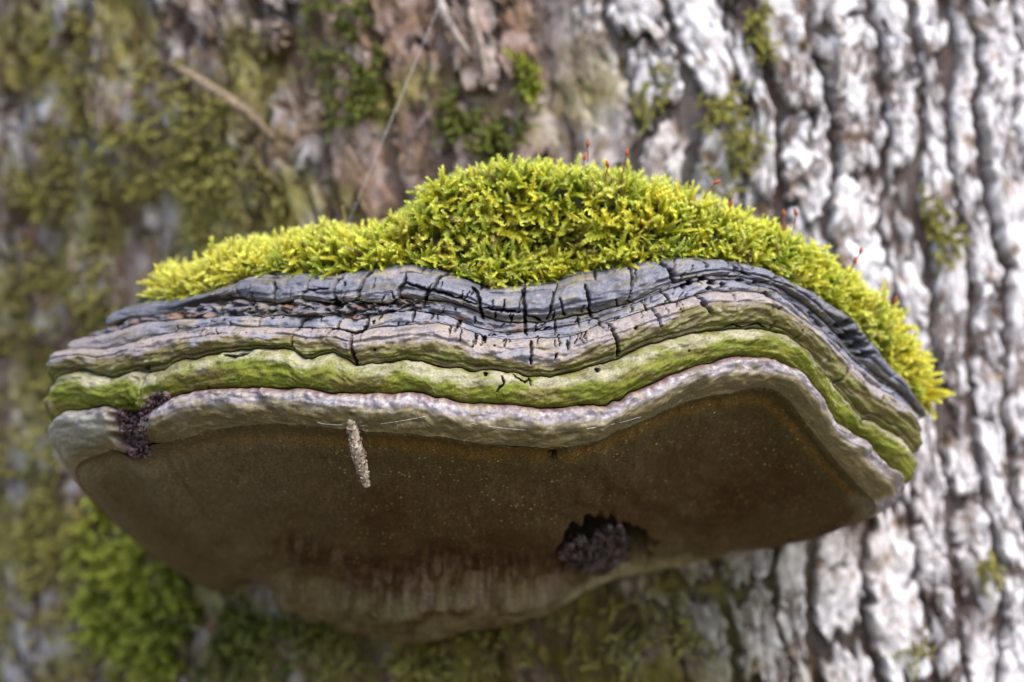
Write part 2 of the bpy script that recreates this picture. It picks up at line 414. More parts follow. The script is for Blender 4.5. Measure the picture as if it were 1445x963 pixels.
NU_MAIN, NE = 920, 64
def resample(C, n, wy=0.6, smooth=3.0):
    seg = np.hypot(np.diff(C[:, 0]), wy * np.diff(C[:, 1]))
    s = np.concatenate([[0], np.cumsum(seg)]); s /= s[-1]
    # monotone-ish cubic (Catmull-Rom on s)
    u = np.linspace(0, 1, n)
    out = np.stack([np.interp(u, s, C[:, 0]), np.interp(u, s, C[:, 1])], -1)
    k = int(smooth * 3); w = np.exp(-0.5 * (np.arange(-k, k + 1) / smooth) ** 2); w /= w.sum()
    for j in range(2):
        pad = np.concatenate([2 * out[0, j] - out[k:0:-1, j], out[:, j], 2 * out[-1, j] - out[-2:-k - 2:-1, j]])
        out[:, j] = np.convolve(pad, w, 'valid')
    return out
curves = [resample(c, NU_MAIN, 0.6, 2.0) for c in (C_EDGE, C_T, C_B4, C_B3, C_B2, C_G, C_LIP)]
for k, c in enumerate(curves):
    xx = np.arange(NU_MAIN) * 1.28
    amp = (0.0, 3.2, 3.0, 2.8, 4.0, 3.4, 4.0)[k]
    c[:, 1] += amp * fbm(np.stack([xx / 26, 0 * xx + k * 7.7, 0 * xx], -1), 4)
setback = [0.036, 0.024, 0.0215, 0.0165, 0.0105, 0.006, 0.0045]
pxg = curves[5][:, 0]
tq = (pxg - 665) / 600.0
ybase = 0.066 * np.abs(tq) ** 2.7
wave = np.exp(-((pxg - 735) / 110.0) ** 2)            # the dip in the old layers lies further back
C3 = []
for k, c in enumerate(curves):
    sb = setback[k] + (0.006 * wave if k < 3 else 0.002 * wave if k == 3 else 0)
    C3.append(at(c[:, 0], c[:, 1], ybase + sb))
# side rims
def rim3(R, P_front, front_first):
    R = resample(R, NE, 1.0, 2.0)
    yt = trunk_hit(R[:, 0], R[:, 1], 0.012)
    f = np.linspace(0, 1, NE) if front_first else np.linspace(1, 0, NE)
    y = P_front[1] + (yt - P_front[1]) * f ** 0.9
    return at(R[:, 0], R[:, 1], y)
lipL = rim3(R_LEFT, C3[6][0], False)
lipR = rim3(R_RIGHT, C3[6][-1], True)
full = []
for k, c in enumerate(C3):
    if k == 6:
        full.append(np.concatenate([lipL, c, lipR]))
    else:
        dl = lipL - C3[6][0]; dr = lipR - C3[6][-1]
        zf = 0.15 + 0.75 * (k / 6.0)
        dl = dl * np.array([1, 1, zf]); dr = dr * np.array([1, 1, zf])
        full.append(np.concatenate([c[0] + dl, c, c[-1] + dr]))
full = np.array(full)                                  # (7, NU, 3)
# round the corner where the rim turns back
for k in range(7):
    for (i0) in (NE, NE + NU_MAIN):
        lo, hi = i0 - 20, i0 + 20
        seg = full[k, lo - 14:hi + 14].copy()
        w = np.hanning(17); w /= w.sum()
        sm = np.stack([np.convolve(seg[:, j], w, 'same') for j in range(3)], -1)[14:-14]
        bl = np.hanning(hi - lo)[:, None]
        full[k, lo:hi] = full[k, lo:hi] * (1 - bl) + sm * bl
NU = full.shape[1]
uu = np.arange(NU) / (NU - 1.0)
# outward direction in plan
tan = np.gradient(full[5][:, :2], axis=0)
kk = 63; w = np.hanning(kk); w /= w.sum()
tan = np.stack([np.convolve(np.pad(tan[:, j], kk // 2, 'edge'), w, 'valid') for j in range(2)], -1)
tan = norm(tan)
outw = np.stack([tan[:, 1], -tan[:, 0], np.zeros(NU)], -1)   # towards the camera in the middle
def chart(V):
    s = KPX * (D + V[..., 1]) / D
    return V[..., 0] / s + CX, CY - V[..., 2] / s

CRACKS = [
 (3,[360,391,383,387,395,391,415,386]),(4,[395,395,400,407,394,423]),(3,[457,387,446,400,440,410,430,423]),(2,[440,410,455,410,473,408]),
 (4,[490,392,482,400,479,413,479,435]),(4,[529,385,519,397,516,408,509,423]),(2.2,[496,425,509,423,530,428,552,430,562,422,575,420]),
 (4,[576,391,575,400,567,411,568,423]),(3,[575,400,600,407,608,410,630,414,655,422,673,429]),(4,[636,387,619,397,615,409,606,412,600,425,598,435]),
 (5,[668,410,675,416,679,435,682,450]),(2.6,[684,433,701,437,735,440]),(5,[737,413,739,431,741,444,741,470]),(3,[741,444,757,448,764,453]),
 (3.5,[781,415,776,435,772,452]),(2.5,[789,423,796,446]),(3,[681,401,679,412]),(1.8,[640,387,681,401]),(1.8,[703,404,748,405,782,400,819,388]),
 (2,[671,446,670,457]),(3,[586,440,583,455]),(3.5,[651,452,641,471]),(2,[644,435,643,440]),(4,[684,474,684,485]),(4,[749,484,748,513]),
 (3,[799,483,799,496]),(2,[783,500,780,509]),(2,[782,452,783,472]),(1.6,[756,461,755,469]),(2,[814,446,816,461]),
 (4,[438,448,428,458,421,471,418,491]),(3,[485,450,479,463,470,468,465,481]),(5,[522,452,516,466,501,476,502,493,505,515]),(3,[480,464,503,471]),
 (4,[824,405,827,418,831,437,834,449]),(2.5,[839,383,839,398]),(3.5,[884,370,888,389,886,405]),(5.5,[928,375,939,385,947,399]),
 (2.5,[929,410,945,428]),(2.5,[902,425,911,440]),(4.5,[919,439,925,463]),(4.5,[857,461,868,490,870,503]),(3,[841,449,848,466]),(2,[814,447,816,462]),
 (2,[881,423,892,428]),(2.5,[940,362,940,370]),(2,[985,371,990,379]),(4,[1018,369,1028,385]),(2,[1028,376,1039,385,1049,389]),
 (5,[979,420,993,444]),(4.5,[1073,414,1079,423,1077,443]),(2.5,[1125,452,1116,479]),(2.5,[1083,453,1084,466]),(2,[1036,456,1038,465]),
 (3,[1086,391,1089,399]),(3,[1132,412,1132,420]),(2,[1155,429,1145,437]),(4,[1136,443,1155,462]),(3.5,[1159,433,1182,441]),(3,[1192,516,1168,541]),(2.5,[1226,562,1224,570]),
 (3,[213,516,213,560]),(4,[322,503,340,506,356,500]),(3,[300,544,299,552]),(2.5,[708,533,711,542,702,552]),(2.5,[724,531,739,541,746,536,748,546]),
 (2,[1000,468,1030,458,1045,462,1062,455,1075,462]),(2,[312,465,318,474]),(2.5,[330,455,322,470]),(2,[372,449,370,460]),(2.5,[348,402,344,416]),(2,[1105,400,1110,408]),
 (1.6,[556,410,560,420]),(1.6,[420,410,418,420]),(1.6,[700,440,699,449]),(1.6,[720,441,721,452]),(1.5,[618,444,619,452]),(1.5,[866,421,872,433])]
HOLES = [(479,430,8,10),(970,399,6,4),(988,393,7,4),(1002,400,6,4),(1016,402,5,3),(961,405,5,4),(1040,396,6,3),(1062,399,5,2.5),(996,408,5,3),
         (1178,458,8,6),(1190,474,10,8),(1202,488,7,7),(685,530,3,3),(840,525,4,4),(212,520,6,4),(1212,500,6,5),(780,649,7,5)]

_cr = np.random.default_rng(31)
for k0, nn_ in ((0, 60), (1, 50), (2, 55), (3, 50)):
    for _ in range(nn_):
        i = int(_cr.uniform(0.12, 0.97) * NU_MAIN)
        A_, B_ = curves[k0][i], curves[k0 + 1][min(NU_MAIN - 1, max(0, i + int(_cr.normal(0, 5))))]
        t0 = _cr.choice([0.0, 0.35, 0.62]) + _cr.uniform(0, 0.15); t1 = min(1.02, t0 + _cr.uniform(0.15, 0.5))
        if k0 == 3: t0, t1 = 0.02, _cr.uniform(0.15, 0.40)
        p0, p1 = A_ + (B_ - A_) * t0, A_ + (B_ - A_) * t1
        pm = (p0 + p1) / 2 + _cr.normal(0, 1.2, 2)
        CRACKS.append((float(_cr.uniform(1.1, 1.9)), [*p0, *pm, *p1]))
for _ in range(12):                                    # pin holes
    i = int(_cr.uniform(0.1, 0.97) * NU_MAIN); k0 = int(_cr.integers(0, 5))
    p0 = curves[k0][i] + (curves[k0 + 1][i] - curves[k0][i]) * _cr.uniform(0.15, 0.7)
    rr = _cr.uniform(1.0, 1.9); HOLES.append((p0[0], p0[1], rr * 1.2, rr))

def crack_field(px, py):
    """0..1 crack depth over a chart of pixel positions, with jittered paths"""
    jx = px + 1.5 * noise(np.stack([px / 7, py / 7, 0 * px + 2.2], -1))
    jy = py + 1.2 * noise(np.stack([px / 6, py / 6, 0 * px + 5.2], -1))
    m = np.zeros(px.shape)
    for wd, pts in CRACKS:
        pts = np.array(pts, float).reshape(-1, 2)
        wd = wd * 0.62
        lo = pts.min(0) - 8; hi = pts.max(0) + 8
        sel = (px > lo[0]) & (px < hi[0]) & (py > lo[1]) & (py < hi[1])
        if not sel.any(): continue
        x = jx[sel]; y = jy[sel]; best = np.full(x.shape, 1e9); n = len(pts) - 1
        for i in range(n):
            a_, b_ = pts[i], pts[i + 1]; d = b_ - a_; L2 = (d ** 2).sum()
            t = np.clip(((x - a_[0]) * d[0] + (y - a_[1]) * d[1]) / L2, 0, 1)
            dist = np.hypot(x - a_[0] - t * d[0], y - a_[1] - t * d[1])
            g = (i + t) / n
            taper = 0.45 + 0.55 * np.sin(np.pi * np.clip(0.12 + 0.76 * g, 0, 1))
            best = np.minimum(best, dist / taper)
        ww = wd * (1 + 0.45 * noise(np.stack([x / 5, y / 5, 0 * x + 12], -1)))
        m[sel] = np.maximum(m[sel], sstep(ww * 1.15, ww * 0.45, best))
    for hx, hy, rx, ry in HOLES:
        sel = (np.abs(px - hx) < rx * 2) & (np.abs(py - hy) < ry * 2)
        if not sel.any(): continue
        r = np.hypot((jx[sel] - hx) / rx, (jy[sel] - hy) / ry) + 0.35 * noise(np.stack([px[sel] / 4, py[sel] / 4, 0 * px[sel] + 9], -1))
        m[sel] = np.maximum(m[sel], sstep(1.1, 0.75, r))
    return m

fungus_at = np.array([-0.0, 0.10, -0.03])
fungus = tag(empty("bracket_fungus", tuple(fungus_at)), "large woody bracket fungus with cracked grey layers and brown underside, growing from the trunk", "fungus")

GREY = np.array([0.128, 0.128, 0.162]); DKGREY = np.array([0.055, 0.055, 0.066]); BUFF = np.array([0.265, 0.222, 0.165])
PINK = np.array([0.235, 0.198, 0.188]); OLIVE = np.array([0.115, 0.088, 0.024]); BLACK = np.array([0.012, 0.012, 0.010])
GREEN = np.array([0.125, 0.142, 0.014]); PALE = np.array([0.31, 0.29, 0.195]); EARTH = np.array([0.11, 0.055, 0.03])

def ledge(v, up, lo):
    """profile of a swollen layer: rises fast from the groove above, hangs over the one below"""
    return np.clip(np.sin(np.pi * np.clip(v, 0, 1) ** up), 0, 1) ** lo

def band(name, top, bot, nv, height, prof, colour, mat, label=None, lift=0.25, sink=(0.35, 0.35), rough=1.0, crackdepth=0.0035, extra=None, subs=()):
    v = np.linspace(0, 1, nv)
    # crowd rows a little towards the grooves
    v = v + 0.06 * np.sin(2 * np.pi * v) * -1
    T, B_ = full[top], full[bot]
    base = T[:, None] * (1 - v)[None, :, None] + B_[:, None] * v[None, :, None]
    bpx, bpy = chart(base)
    U = np.arange(NU)[:, None] + 0 * v[None]; Vv = v[None] + 0 * U
    hpx = np.linalg.norm(T - B_, axis=-1)[:, None] / KPX            # layer height, chart units
    su = np.arange(NU)[:, None] * 1.28 + 0 * v[None]; sv = Vv * np.maximum(hpx, 8)
    lump = fbm(np.stack([su / 52, sv / 40, 0 * bpx + top], -1), 3)
    lump2 = fbm(np.stack([su / 26, sv / 11, 0 * bpx + top + 4], -1), 3)
    lines = fbm(np.stack([su / 110, sv / 4.2, 0 * bpx + top + 14], -1), 3)
    fine = fbm(np.stack([bpx / 3.6, bpy / 2.8, 0 * bpx + top + 9], -1), 2)
    iso = fbm(np.stack([su / 9, sv / 7, 0 * bpx + top + 24], -1), 3)
    env = np.clip(prof(Vv) * 2, 0, 1)
    h = height * prof(Vv) * (1 + 0.38 * lump) + rough * (0.0015 * lump2 + 0.00028 * lines + 0.00055 * iso + 0.00012 * fine) * env
    for (v0, amp, wid) in subs:
        wob = 0.06 * noise(np.stack([su / 130, 0 * su + v0 * 50, 0 * su], -1)) + 0.02 * noise(np.stack([su / 22, 0 * su + v0 * 50, 0 * su], -1))
        h = h - amp * np.exp(-((Vv - v0 - wob) / wid) ** 2) * sstep(-0.45, 0.1, noise(np.stack([su / 90, 0 * su + v0 * 77, 0 * su + 3], -1)))
    if extra is not None: h = h + extra(bpx, bpy, Vv)
    cr = crack_field(bpx, bpy)
    # lips of the cracks curl up a little
    h = h - crackdepth * cr
    # ends of the sheet dive into the grooves
    h = h - 0.0028 * (np.exp(-(Vv / 0.035) ** 2) * sink[0] + np.exp(-((1 - Vv) / 0.035) ** 2) * sink[1])
    dirn = norm(outw[:, None] + np.array([0, 0, lift]) * (0.7 - 1.2 * Vv)[..., None])
    pos = base + dirn * h[..., None]
    c = colour(bpx, bpy, Vv, lump, lump2, fine)
    grime = fbm(np.stack([su / 70, sv / 20, 0 * bpx + top + 120], -1), 4)
    c = mix(c, np.array([0.085, 0.070, 0.026]), sstep(0.08, 0.42, grime) * 0.62)
    c = mix(c, np.array([0.30, 0.27, 0.20]), sstep(0.34, 0.55, fbm(np.stack([su / 14, sv / 9, 0 * bpx + top + 140], -1), 3)) * 0.6)
    spk = fbm(np.stack([bpx / 2.6, bpy / 2.4, 0 * bpx + top + 70], -1), 2)
    c = c * (1 - 0.55 * sstep(0.25, 0.60, spk) + 0.3 * sstep(0.25, 0.6, -spk))[..., None]
    c = mix(c, BLACK, cr * 0.92)
    return np_mesh(name, pos.reshape(-1, 3), grid_faces(NU, nv, True), mat, fungus, c.reshape(-1, 3)), pos, c, (bpx, bpy, Vv)

def bcast(c, px): return np.broadcast_to(c, px.shape + (3,))
def top_col(px, py, v, l, l2, f):
    n = fbm(np.stack([px / 60, py / 16, 0 * px + 21], -1), 4)
    c = mix(bcast(GREY, px), BUFF * 0.85, sstep(0.12, 0.55, n + 0.3 * l2) * 0.75)
    c = mix(c, DKGREY, sstep(0.10, 0.55, -n + 0.35 * l) * 0.7)
    c = mix(c, BUFF, np.exp(-((v - 0.22 - 0.1 * l) / 0.09) ** 2) * sstep(-0.2, 0.3, n) * 0.75)
    c = mix(c, DKGREY, sstep(520, 300, px) * 0.5 * sstep(-0.35, 0.2, l2))
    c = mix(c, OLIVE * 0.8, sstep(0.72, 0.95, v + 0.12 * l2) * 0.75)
    c = mix(c, DKGREY * 0.5, sstep(1150, 1180, px) * sstep(-0.1, 0.3, n + 0.6 * l2) * 0.7)
    c = mix(c, EARTH * 0.5, sstep(0.55, 0.9, v) * sstep(240, 290, px) * sstep(345, 300, px) * 0.9)
    return c * (1 + 0.22 * f)[..., None]
def b4_col(px, py, v, l, l2, f):
    n = fbm(np.stack([px / 30, py / 10, 0 * px + 51], -1), 4)
    c = mix(bcast(GREY * 0.8, px), EARTH * 1.5, sstep(-0.05, 0.35, n) * 0.8)
    c = mix(c, BUFF * 0.8, sstep(0.1, 0.4, -n) * sstep(600, 450, px) * 0.8)
    c = mix(c, GREY * 1.15, sstep(690, 760, px) * 0.5)
    c = mix(c, DKGREY * 0.5, sstep(1150, 1190, px) * sstep(-0.3, 0.1, n) * 0.9)
    return c * (1 + 0.25 * f)[..., None]
def b3_col(px, py, v, l, l2, f):
    n = fbm(np.stack([px / 42, py / 12, 0 * px + 61], -1), 4)
    c = mix(bcast(GREY * 1.25, px), BUFF, sstep(-0.15, 0.45, n) * 0.8)
    c = mix(c, DKGREY * 1.2, sstep(0.15, 0.5, -n) * 0.7)
    c = mix(c, PINK * 0.9, sstep(300, 150, px) * 0.8)
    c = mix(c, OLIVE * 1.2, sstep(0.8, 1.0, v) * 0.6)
    return c * (1 + 0.2 * f)[..., None]
def b2_col(px, py, v, l, l2, f):
    n = fbm(np.stack([px / 34, py / 16, 0 * px + 71], -1), 4)
    c = mix(bcast(PINK, px), GREY * 1.35, sstep(0.0, 0.45, n) * 0.75)
    c = mix(c, BUFF * 1.1, sstep(0.05, 0.4, -n) * 0.6)
    cut = 0.44 + 0.20 * l + 0.20 * n + 0.18 * np.exp(-((px - 760) / 60) ** 2) - 0.12 * sstep(900, 1000, px)
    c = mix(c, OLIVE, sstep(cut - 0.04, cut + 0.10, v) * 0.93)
    c = mix(c, GREEN * 0.9, sstep(cut + 0.02, cut + 0.3, v) * sstep(-0.3, 0.3, l2 + 0.6 * n) * 0.75)
    c = mix(c, PALE * 0.75, sstep(0.92, 1.0, v) * sstep(980, 1010, px) * sstep(1110, 1090, px) * 0.5)
    return c * (1 + 0.2 * f)[..., None]
def g_col(px, py, v, l, l2, f):
    n = fbm(np.stack([px / 40, py / 18, 0 * px + 81], -1), 4)
    c = bcast(GREEN, px)
    c = mix(c, GREEN * np.array([1.35, 1.1, 1.2]), sstep(-0.1, 0.4, n) * 0.5)
    c = mix(c, OLIVE * 1.1, sstep(0.05, 0.4, fbm(np.stack([px / 90, py / 30, 0 * px + 83], -1), 3)) * 0.7 * sstep(0.2, 0.4, v))
    cut = 0.30 + 0.16 * n + 0.14 * l + 0.12 * np.exp(-((px - 620) / 90) ** 2)
    c = mix(c, PALE, sstep(cut + 0.12, cut - 0.08, v) * (0.45 + 0.5 * sstep(-0.25, 0.2, n + 0.5 * l)))
    c = mix(c, OLIVE * 1.3, sstep(0.22, 0.0, v + 0.15 * n) * sstep(-0.1, 0.3, -n + l2) * 0.7)
    c = mix(c, BUFF * 0.9, sstep(0.30, 0.55, n + 0.5 * l2) * sstep(0.75, 0.35, v) * 0.7)
    c = mix(c, GREEN * 0.9, sstep(0.1, 0.4, l2) * sstep(0.5, 0.2, v) * 0.6)
    c = mix(c, GREEN * 0.55, sstep(0.88, 1.0, v) * 0.5)  # painted shade along the groove beneath the bulge
    return c * (1 + 0.26 * f)[..., None]

def notch(px, py):                                     # the rotted notch in the rim, full of droppings
    r = np.hypot((px - 189) / 20.0, (py - 606) / 40.0)
    return sstep(1.35, 0.6, r + 0.22 * noise(np.stack([px / 9, py / 9, 0 * px], -1)))
def ex_t(px, py, v):
    cav = np.exp(-((px - 300) / 48) ** 2) * sstep(0.5, 0.8, v) * 0.006      # rotted pocket under the old top layer
    cav = cav + np.exp(-((px - 1190) / 26) ** 2) * sstep(0.4, 0.75, v) * 0.003
    cav = cav + 0.0020 * np.exp(-((v - 0.86) / 0.10) ** 2) * sstep(640, 690, px) * sstep(880, 850, px)
    return -cav
def ex_b4(px, py, v):
    n = fbm(np.stack([px / 16, py / 7, 0 * px + 15], -1), 3)
    left = sstep(640, 560, px)
    return left * (-0.004 * sstep(0.0, 0.3, -n) + 0.003 * sstep(0.1, 0.4, n)) \
        + 0.006 * np.exp(-((px - 448) / 26) ** 2 - ((py - 441) / 6.0) ** 2)
bands = {}
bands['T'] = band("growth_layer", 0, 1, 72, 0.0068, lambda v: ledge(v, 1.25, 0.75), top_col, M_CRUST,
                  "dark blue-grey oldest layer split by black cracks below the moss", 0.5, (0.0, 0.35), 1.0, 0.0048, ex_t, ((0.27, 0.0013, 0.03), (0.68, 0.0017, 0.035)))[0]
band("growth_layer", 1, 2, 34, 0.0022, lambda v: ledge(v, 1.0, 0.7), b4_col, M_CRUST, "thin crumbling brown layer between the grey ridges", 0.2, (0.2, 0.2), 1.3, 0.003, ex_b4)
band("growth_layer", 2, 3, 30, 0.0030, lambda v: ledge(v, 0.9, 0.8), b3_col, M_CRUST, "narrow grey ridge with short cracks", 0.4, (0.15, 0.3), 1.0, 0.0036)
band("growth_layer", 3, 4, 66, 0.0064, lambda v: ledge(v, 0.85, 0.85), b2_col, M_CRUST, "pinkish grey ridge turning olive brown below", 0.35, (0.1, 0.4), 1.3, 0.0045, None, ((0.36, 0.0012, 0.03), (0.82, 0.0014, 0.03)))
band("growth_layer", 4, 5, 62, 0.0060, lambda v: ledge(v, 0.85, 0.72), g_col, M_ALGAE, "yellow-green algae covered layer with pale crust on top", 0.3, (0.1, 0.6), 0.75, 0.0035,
     lambda px, py, v: -0.006 * notch(px, py) + 0.0014 * fbm(np.stack([px / 18, py / 11, 0 * px + 3], -1), 4) * sstep(0.8, 0.2, v))

# rim: from the groove under the green layer, round the fat white edge, into the hollow of the pore surface
def ext_mask(px, py):                                  # the rim where it runs back to the trunk
    return np.maximum(sstep(640, 668, py) * sstep(345, 310, px), sstep(692, 712, py) * sstep(1040, 1070, px))
def rim_col(px, py, v, l, l2, f):
    n = fbm(np.stack([px / 26, py / 14, 0 * px + 91], -1), 4)
    m_ = fbm(np.stack([px / 8, py / 7, 0 * px + 95], -1), 3)
    c = mix(bcast(np.array([0.225, 0.20, 0.22]), px), np.array([0.39, 0.365, 0.37]), sstep(-0.1, 0.4, m_))
    c = mix(c, np.array([0.23, 0.19, 0.11]), sstep(0.02, 0.35, n + 0.4 * m_) * 0.75)
    c = mix(c, np.array([0.22, 0.15, 0.18]), sstep(0.15, 0.45, -n) * 0.4)
    c = mix(c, np.array([0.125, 0.062, 0.05]), sstep(0.22, 0.05, v + 0.10 * m_ + 0.08 * n) * 0.85)
    e = v + 0.12 * n + 0.06 * m_ + 0.05 * l - 0.5 * ext_mask(px, py)
    c = mix(c, np.array([0.20, 0.165, 0.095]), sstep(0.32, 0.46, e) * 0.9)
    c = mix(c, np.array([0.125, 0.095, 0.036]), sstep(0.44, 0.66, e) * 0.97)
    c = mix(c, np.array([0.25, 0.25, 0.20]), sstep(230, 120, px) * 0.6 * sstep(0.9, 0.7, v))
    c = mix(c, np.array([0.05, 0.022, 0.022]), notch(px, py))
    return c * (1 + 0.2 * f)[..., None]
rim_o, rim_pos, rim_c, _ = band("rim", 5, 6, 58, 0.0066, lambda v: np.where(v < 0.36, ledge(v / 0.72, 0.8, 0.5), 0.30 + 0.70 * np.cos(np.clip((v - 0.36) / 0.64, 0, 1) * np.pi * 0.5) ** 1.2), rim_col, M_RIM,
     "pale mauve-white swollen growing rim", 0.3, (0.2, 0.0), 0.6, 0.003,
     lambda px, py, v: -0.0065 * notch(px, py) * sstep(1.0, 0.7, v) + 0.0024 * fbm(np.stack([px / 24, py / 30, 0 * px + 33], -1), 3) * sstep(0.7, 0.2, v))
rim_o["label"] = "pale mauve-white swollen growing rim"
rim_edge = rim_pos[:, -1]; rim_edge_c = rim_c[:, -1]

# underside
K = resample(C_K, NU, 1.0, 4.0)
Ky = trunk_hit(K[:, 0], K[:, 1], 0.004)
K3 = at(K[:, 0], K[:, 1], Ky)
NVP = 150
v = np.linspace(0, 1, NVP) ** 1.15
F0 = rim_edge
pore = F0[:, None] * (1 - v)[None, :, None] + K3[:, None] * v[None, :, None]
# keep the rounded corners from folding: sweep columns evenly along the contact line
px, py = chart(pore)
Vv = v[None] + 0 * px
mid = np.sin(np.pi * np.clip(uu, 0, 1))[:, None] ** 0.6
sag = np.array([0, -0.35, -1.0]) / 1.06
n1 = fbm(np.stack([px / 120, py / 70, 0 * px + 7], -1), 3)
n2 = fbm(np.stack([px / 22, py / 16, 0 * px + 8], -1), 3)
n3 = fbm(np.stack([px / 5, py / 5, 0 * px + 8.5], -1), 2)
hollow = -0.0034 * np.exp(-((Vv - 0.05) / 0.028) ** 2) * mid - 0.0026 * np.exp(-((Vv - 0.12) / 0.07) ** 2) * mid
h = hollow + mid * (0.010 * np.sin(np.pi * Vv) + 0.0060 * n1 * np.sin(np.pi * Vv) + 0.0009 * n2 + 0.0012 * fbm(np.stack([px / 48, py / 22, 0 * px + 18], -1), 3))
# the lower lobe, a later growth against the trunk, steps out below this line
lx = np.array([330, 380, 430, 500, 560, 640, 700, 760, 800, 830, 900, 1500]); ly = np.array([830, 775, 790, 797, 800, 792, 790, 794, 806, 860, 900, 900])
und = fbm(np.stack([px / 75, py / 40, 0 * px + 28], -1), 3)
h = h + 0.0040 * und * sstep(0.15, 0.5, Vv) * sstep(1.0, 0.85, Vv) * mid
stepl = np.interp(px, lx, ly) + 5 * noise(np.stack([px / 25, 0 * px, 0 * px], -1))
lobe = sstep(-2, 9, py - stepl) * sstep(375, 410, px) * sstep(820, 785, px) * sstep(0.98, 0.78, Vv)
h = h + 0.0095 * lobe
fold = np.exp(-((py - np.interp(px, [100, 200, 290, 380, 460], [600, 655, 735, 800, 850])) / 34.0) ** 2) * sstep(150, 240, px) * sstep(440, 370, px)
h = h + 0.0045 * fold
edge_roll = sstep(0.9, 1.0, Vv)
pit = sstep(1.15, 0.85, np.hypot((px - 852) / 66, (py - 756) / 48) + 0.22 * noise(np.stack([px / 14, py / 14, 0 * px], -1)))
pit = pit * sstep(0.93, 0.80, Vv)
h = h - 0.016 * pit * sstep(0.0, 0.1, Vv)
cr = crack_field(px, py)
h = h - 0.003 * cr
pore_flat = pore + sag * (h + 0.016 * pit)[..., None]
pore = pore + sag * h[..., None]
pore = pore + np.array([0, -1.0, -0.35]) * (0.0045 * np.exp(-((Vv - 0.955) / 0.035) ** 2) * sstep(400, 520, px) * mid)[..., None]
c = mix(np.broadcast_to(np.array([0.098, 0.064, 0.027]), px.shape + (3,)), np.array([0.075, 0.042, 0.016]), sstep(-0.2, 0.4, n1))
c = mix(c, np.array([0.125, 0.095, 0.04]), sstep(0.1, 0.55, n2 - 0.4 * n1) * 0.5)
c = c * (1 + 0.35 * fbm(np.stack([px / 2.4, py / 2.4, 0 * px + 60], -1), 2))[..., None]
c = mix(c, np.array([0.105, 0.084, 0.032]), sstep(0.20, 0.02, Vv + 0.04 * n2) * 0.85)
c = mix(c, np.array([0.20, 0.105, 0.02]), np.exp(-((Vv - 0.065 - 0.012 * n2) / 0.012) ** 2) * 0.6)
c = mix(c, np.array([0.18, 0.150, 0.092]), sstep(600, 180, px + 60 * n2) * 0.75)
streak = fbm(np.stack([px / 11.0, py / 34, 0 * px + 44], -1), 4)
zone = np.exp(-((py - stepl + 24) / 20.0) ** 2) * sstep(370, 420, px) * sstep(1000, 900, px)
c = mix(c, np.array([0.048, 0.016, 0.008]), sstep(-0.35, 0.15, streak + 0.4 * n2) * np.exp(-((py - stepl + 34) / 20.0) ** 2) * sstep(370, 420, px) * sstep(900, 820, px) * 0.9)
c = mix(c, np.array([0.30, 0.225, 0.185]), sstep(-0.15, 0.25, -streak - 0.3 * n2) * np.exp(-((py - stepl + 8) / 14.0) ** 2) * sstep(470, 560, px) * sstep(850, 760, px) * 0.8)
c = mix(c, np.array([0.24, 0.205, 0.115]), lobe * sstep(-0.3, 0.2, n2) * 0.8)  # lobe colour raised to paint in the light falling on it
c = mix(c, np.array([0.085, 0.085, 0.02]), lobe * sstep(0.0, 0.4, n1 + 0.5 * n2) * 0.6)
c = mix(c, np.array([0.225, 0.190, 0.115]), sstep(0.55, 0.95, Vv + 0.1 * n2) * 0.6)
c = mix(c, np.array([0.36, 0.335, 0.20]), sstep(0.84, 0.97, Vv + 0.07 * n2 + 0.05 * n1 + 0.05 * sstep(780, 860, px) * sstep(1000, 900, px)) * (0.5 + 0.4 * sstep(560, 760, px)) * sstep(400, 460, px))
c = mix(c, np.array([0.165, 0.125, 0.05]), sstep(0.0, 0.5, fbm(np.stack([px / 60, py / 14, 0 * px + 66], -1), 4)) * 0.55 * sstep(0.3, 0.7, Vv))
c = mix(c, np.array([0.25, 0.20, 0.10]), sstep(0.80, 0.95, Vv) * sstep(820, 900, px) * sstep(-0.2, 0.3, streak) * 0.7)
c = mix(c, np.array([0.012, 0.008, 0.007]), np.maximum(pit, cr) * 0.95)
c = c * (1 + 0.28 * n3)[..., None]
c = mix(c, np.array([0.30, 0.275, 0.19]), ext_mask(px, py) * sstep(0.14, 0.0, Vv + 0.03 * n2) * 0.8)
near = sstep(0.03, 0.0, Vv)
c = mix(c, rim_edge_c[:, None], near)
pore_o = np_mesh("pore_surface", pore.reshape(-1, 3), grid_faces(NU, NVP, True), M_PORE, fungus, c.reshape(-1, 3))
pore_o["label"] = "dark brown finely pored underside"

# old top, under the moss: from the mossy edge over a hump back into the trunk
M_TOP = P(188,424, 205,402, 245,398, 270,388, 320,366, 345,360, 400,352, 440,338, 500,338, 560,334, 590,322, 605,304, 630,286, 660,272, 700,268, 740,262, 800,262, 860,270, 900,280, 940,290, 975,302, 1000,315, 1040,322, 1080,340, 1110,355, 1150,376, 1180,396, 1210,420, 1230,444, 1262,480, 1280,510, 1292,545, 1298,570, 1300,596)
crest = resample(M_TOP, NU_MAIN)
crest[:, 1] += 10 + 10 * sstep(1120, 1200, crest[:, 0]) + 12 * sstep(600, 520, crest[:, 0]) * sstep(200, 260, crest[:, 0]) + 7 * fbm(np.stack([crest[:, 0] / 38, 0 * crest[:, 0], 0 * crest[:, 0]], -1), 3)
crest[:, 1] = np.minimum(crest[:, 1], curves[0][:, 1] - 4)
edge3 = C3[0]
hgt = np.clip((curves[0][:, 1] - crest[:, 1]) / 120.0, 0, 1.4)
crest3 = at(crest[:, 0], crest[:, 1], ybase + setback[0] + 0.008 + 0.022 * np.clip(hgt, 0.15, 1))
back_y = trunk_y(crest3[:, 0], crest3[:, 2]) + 0.012
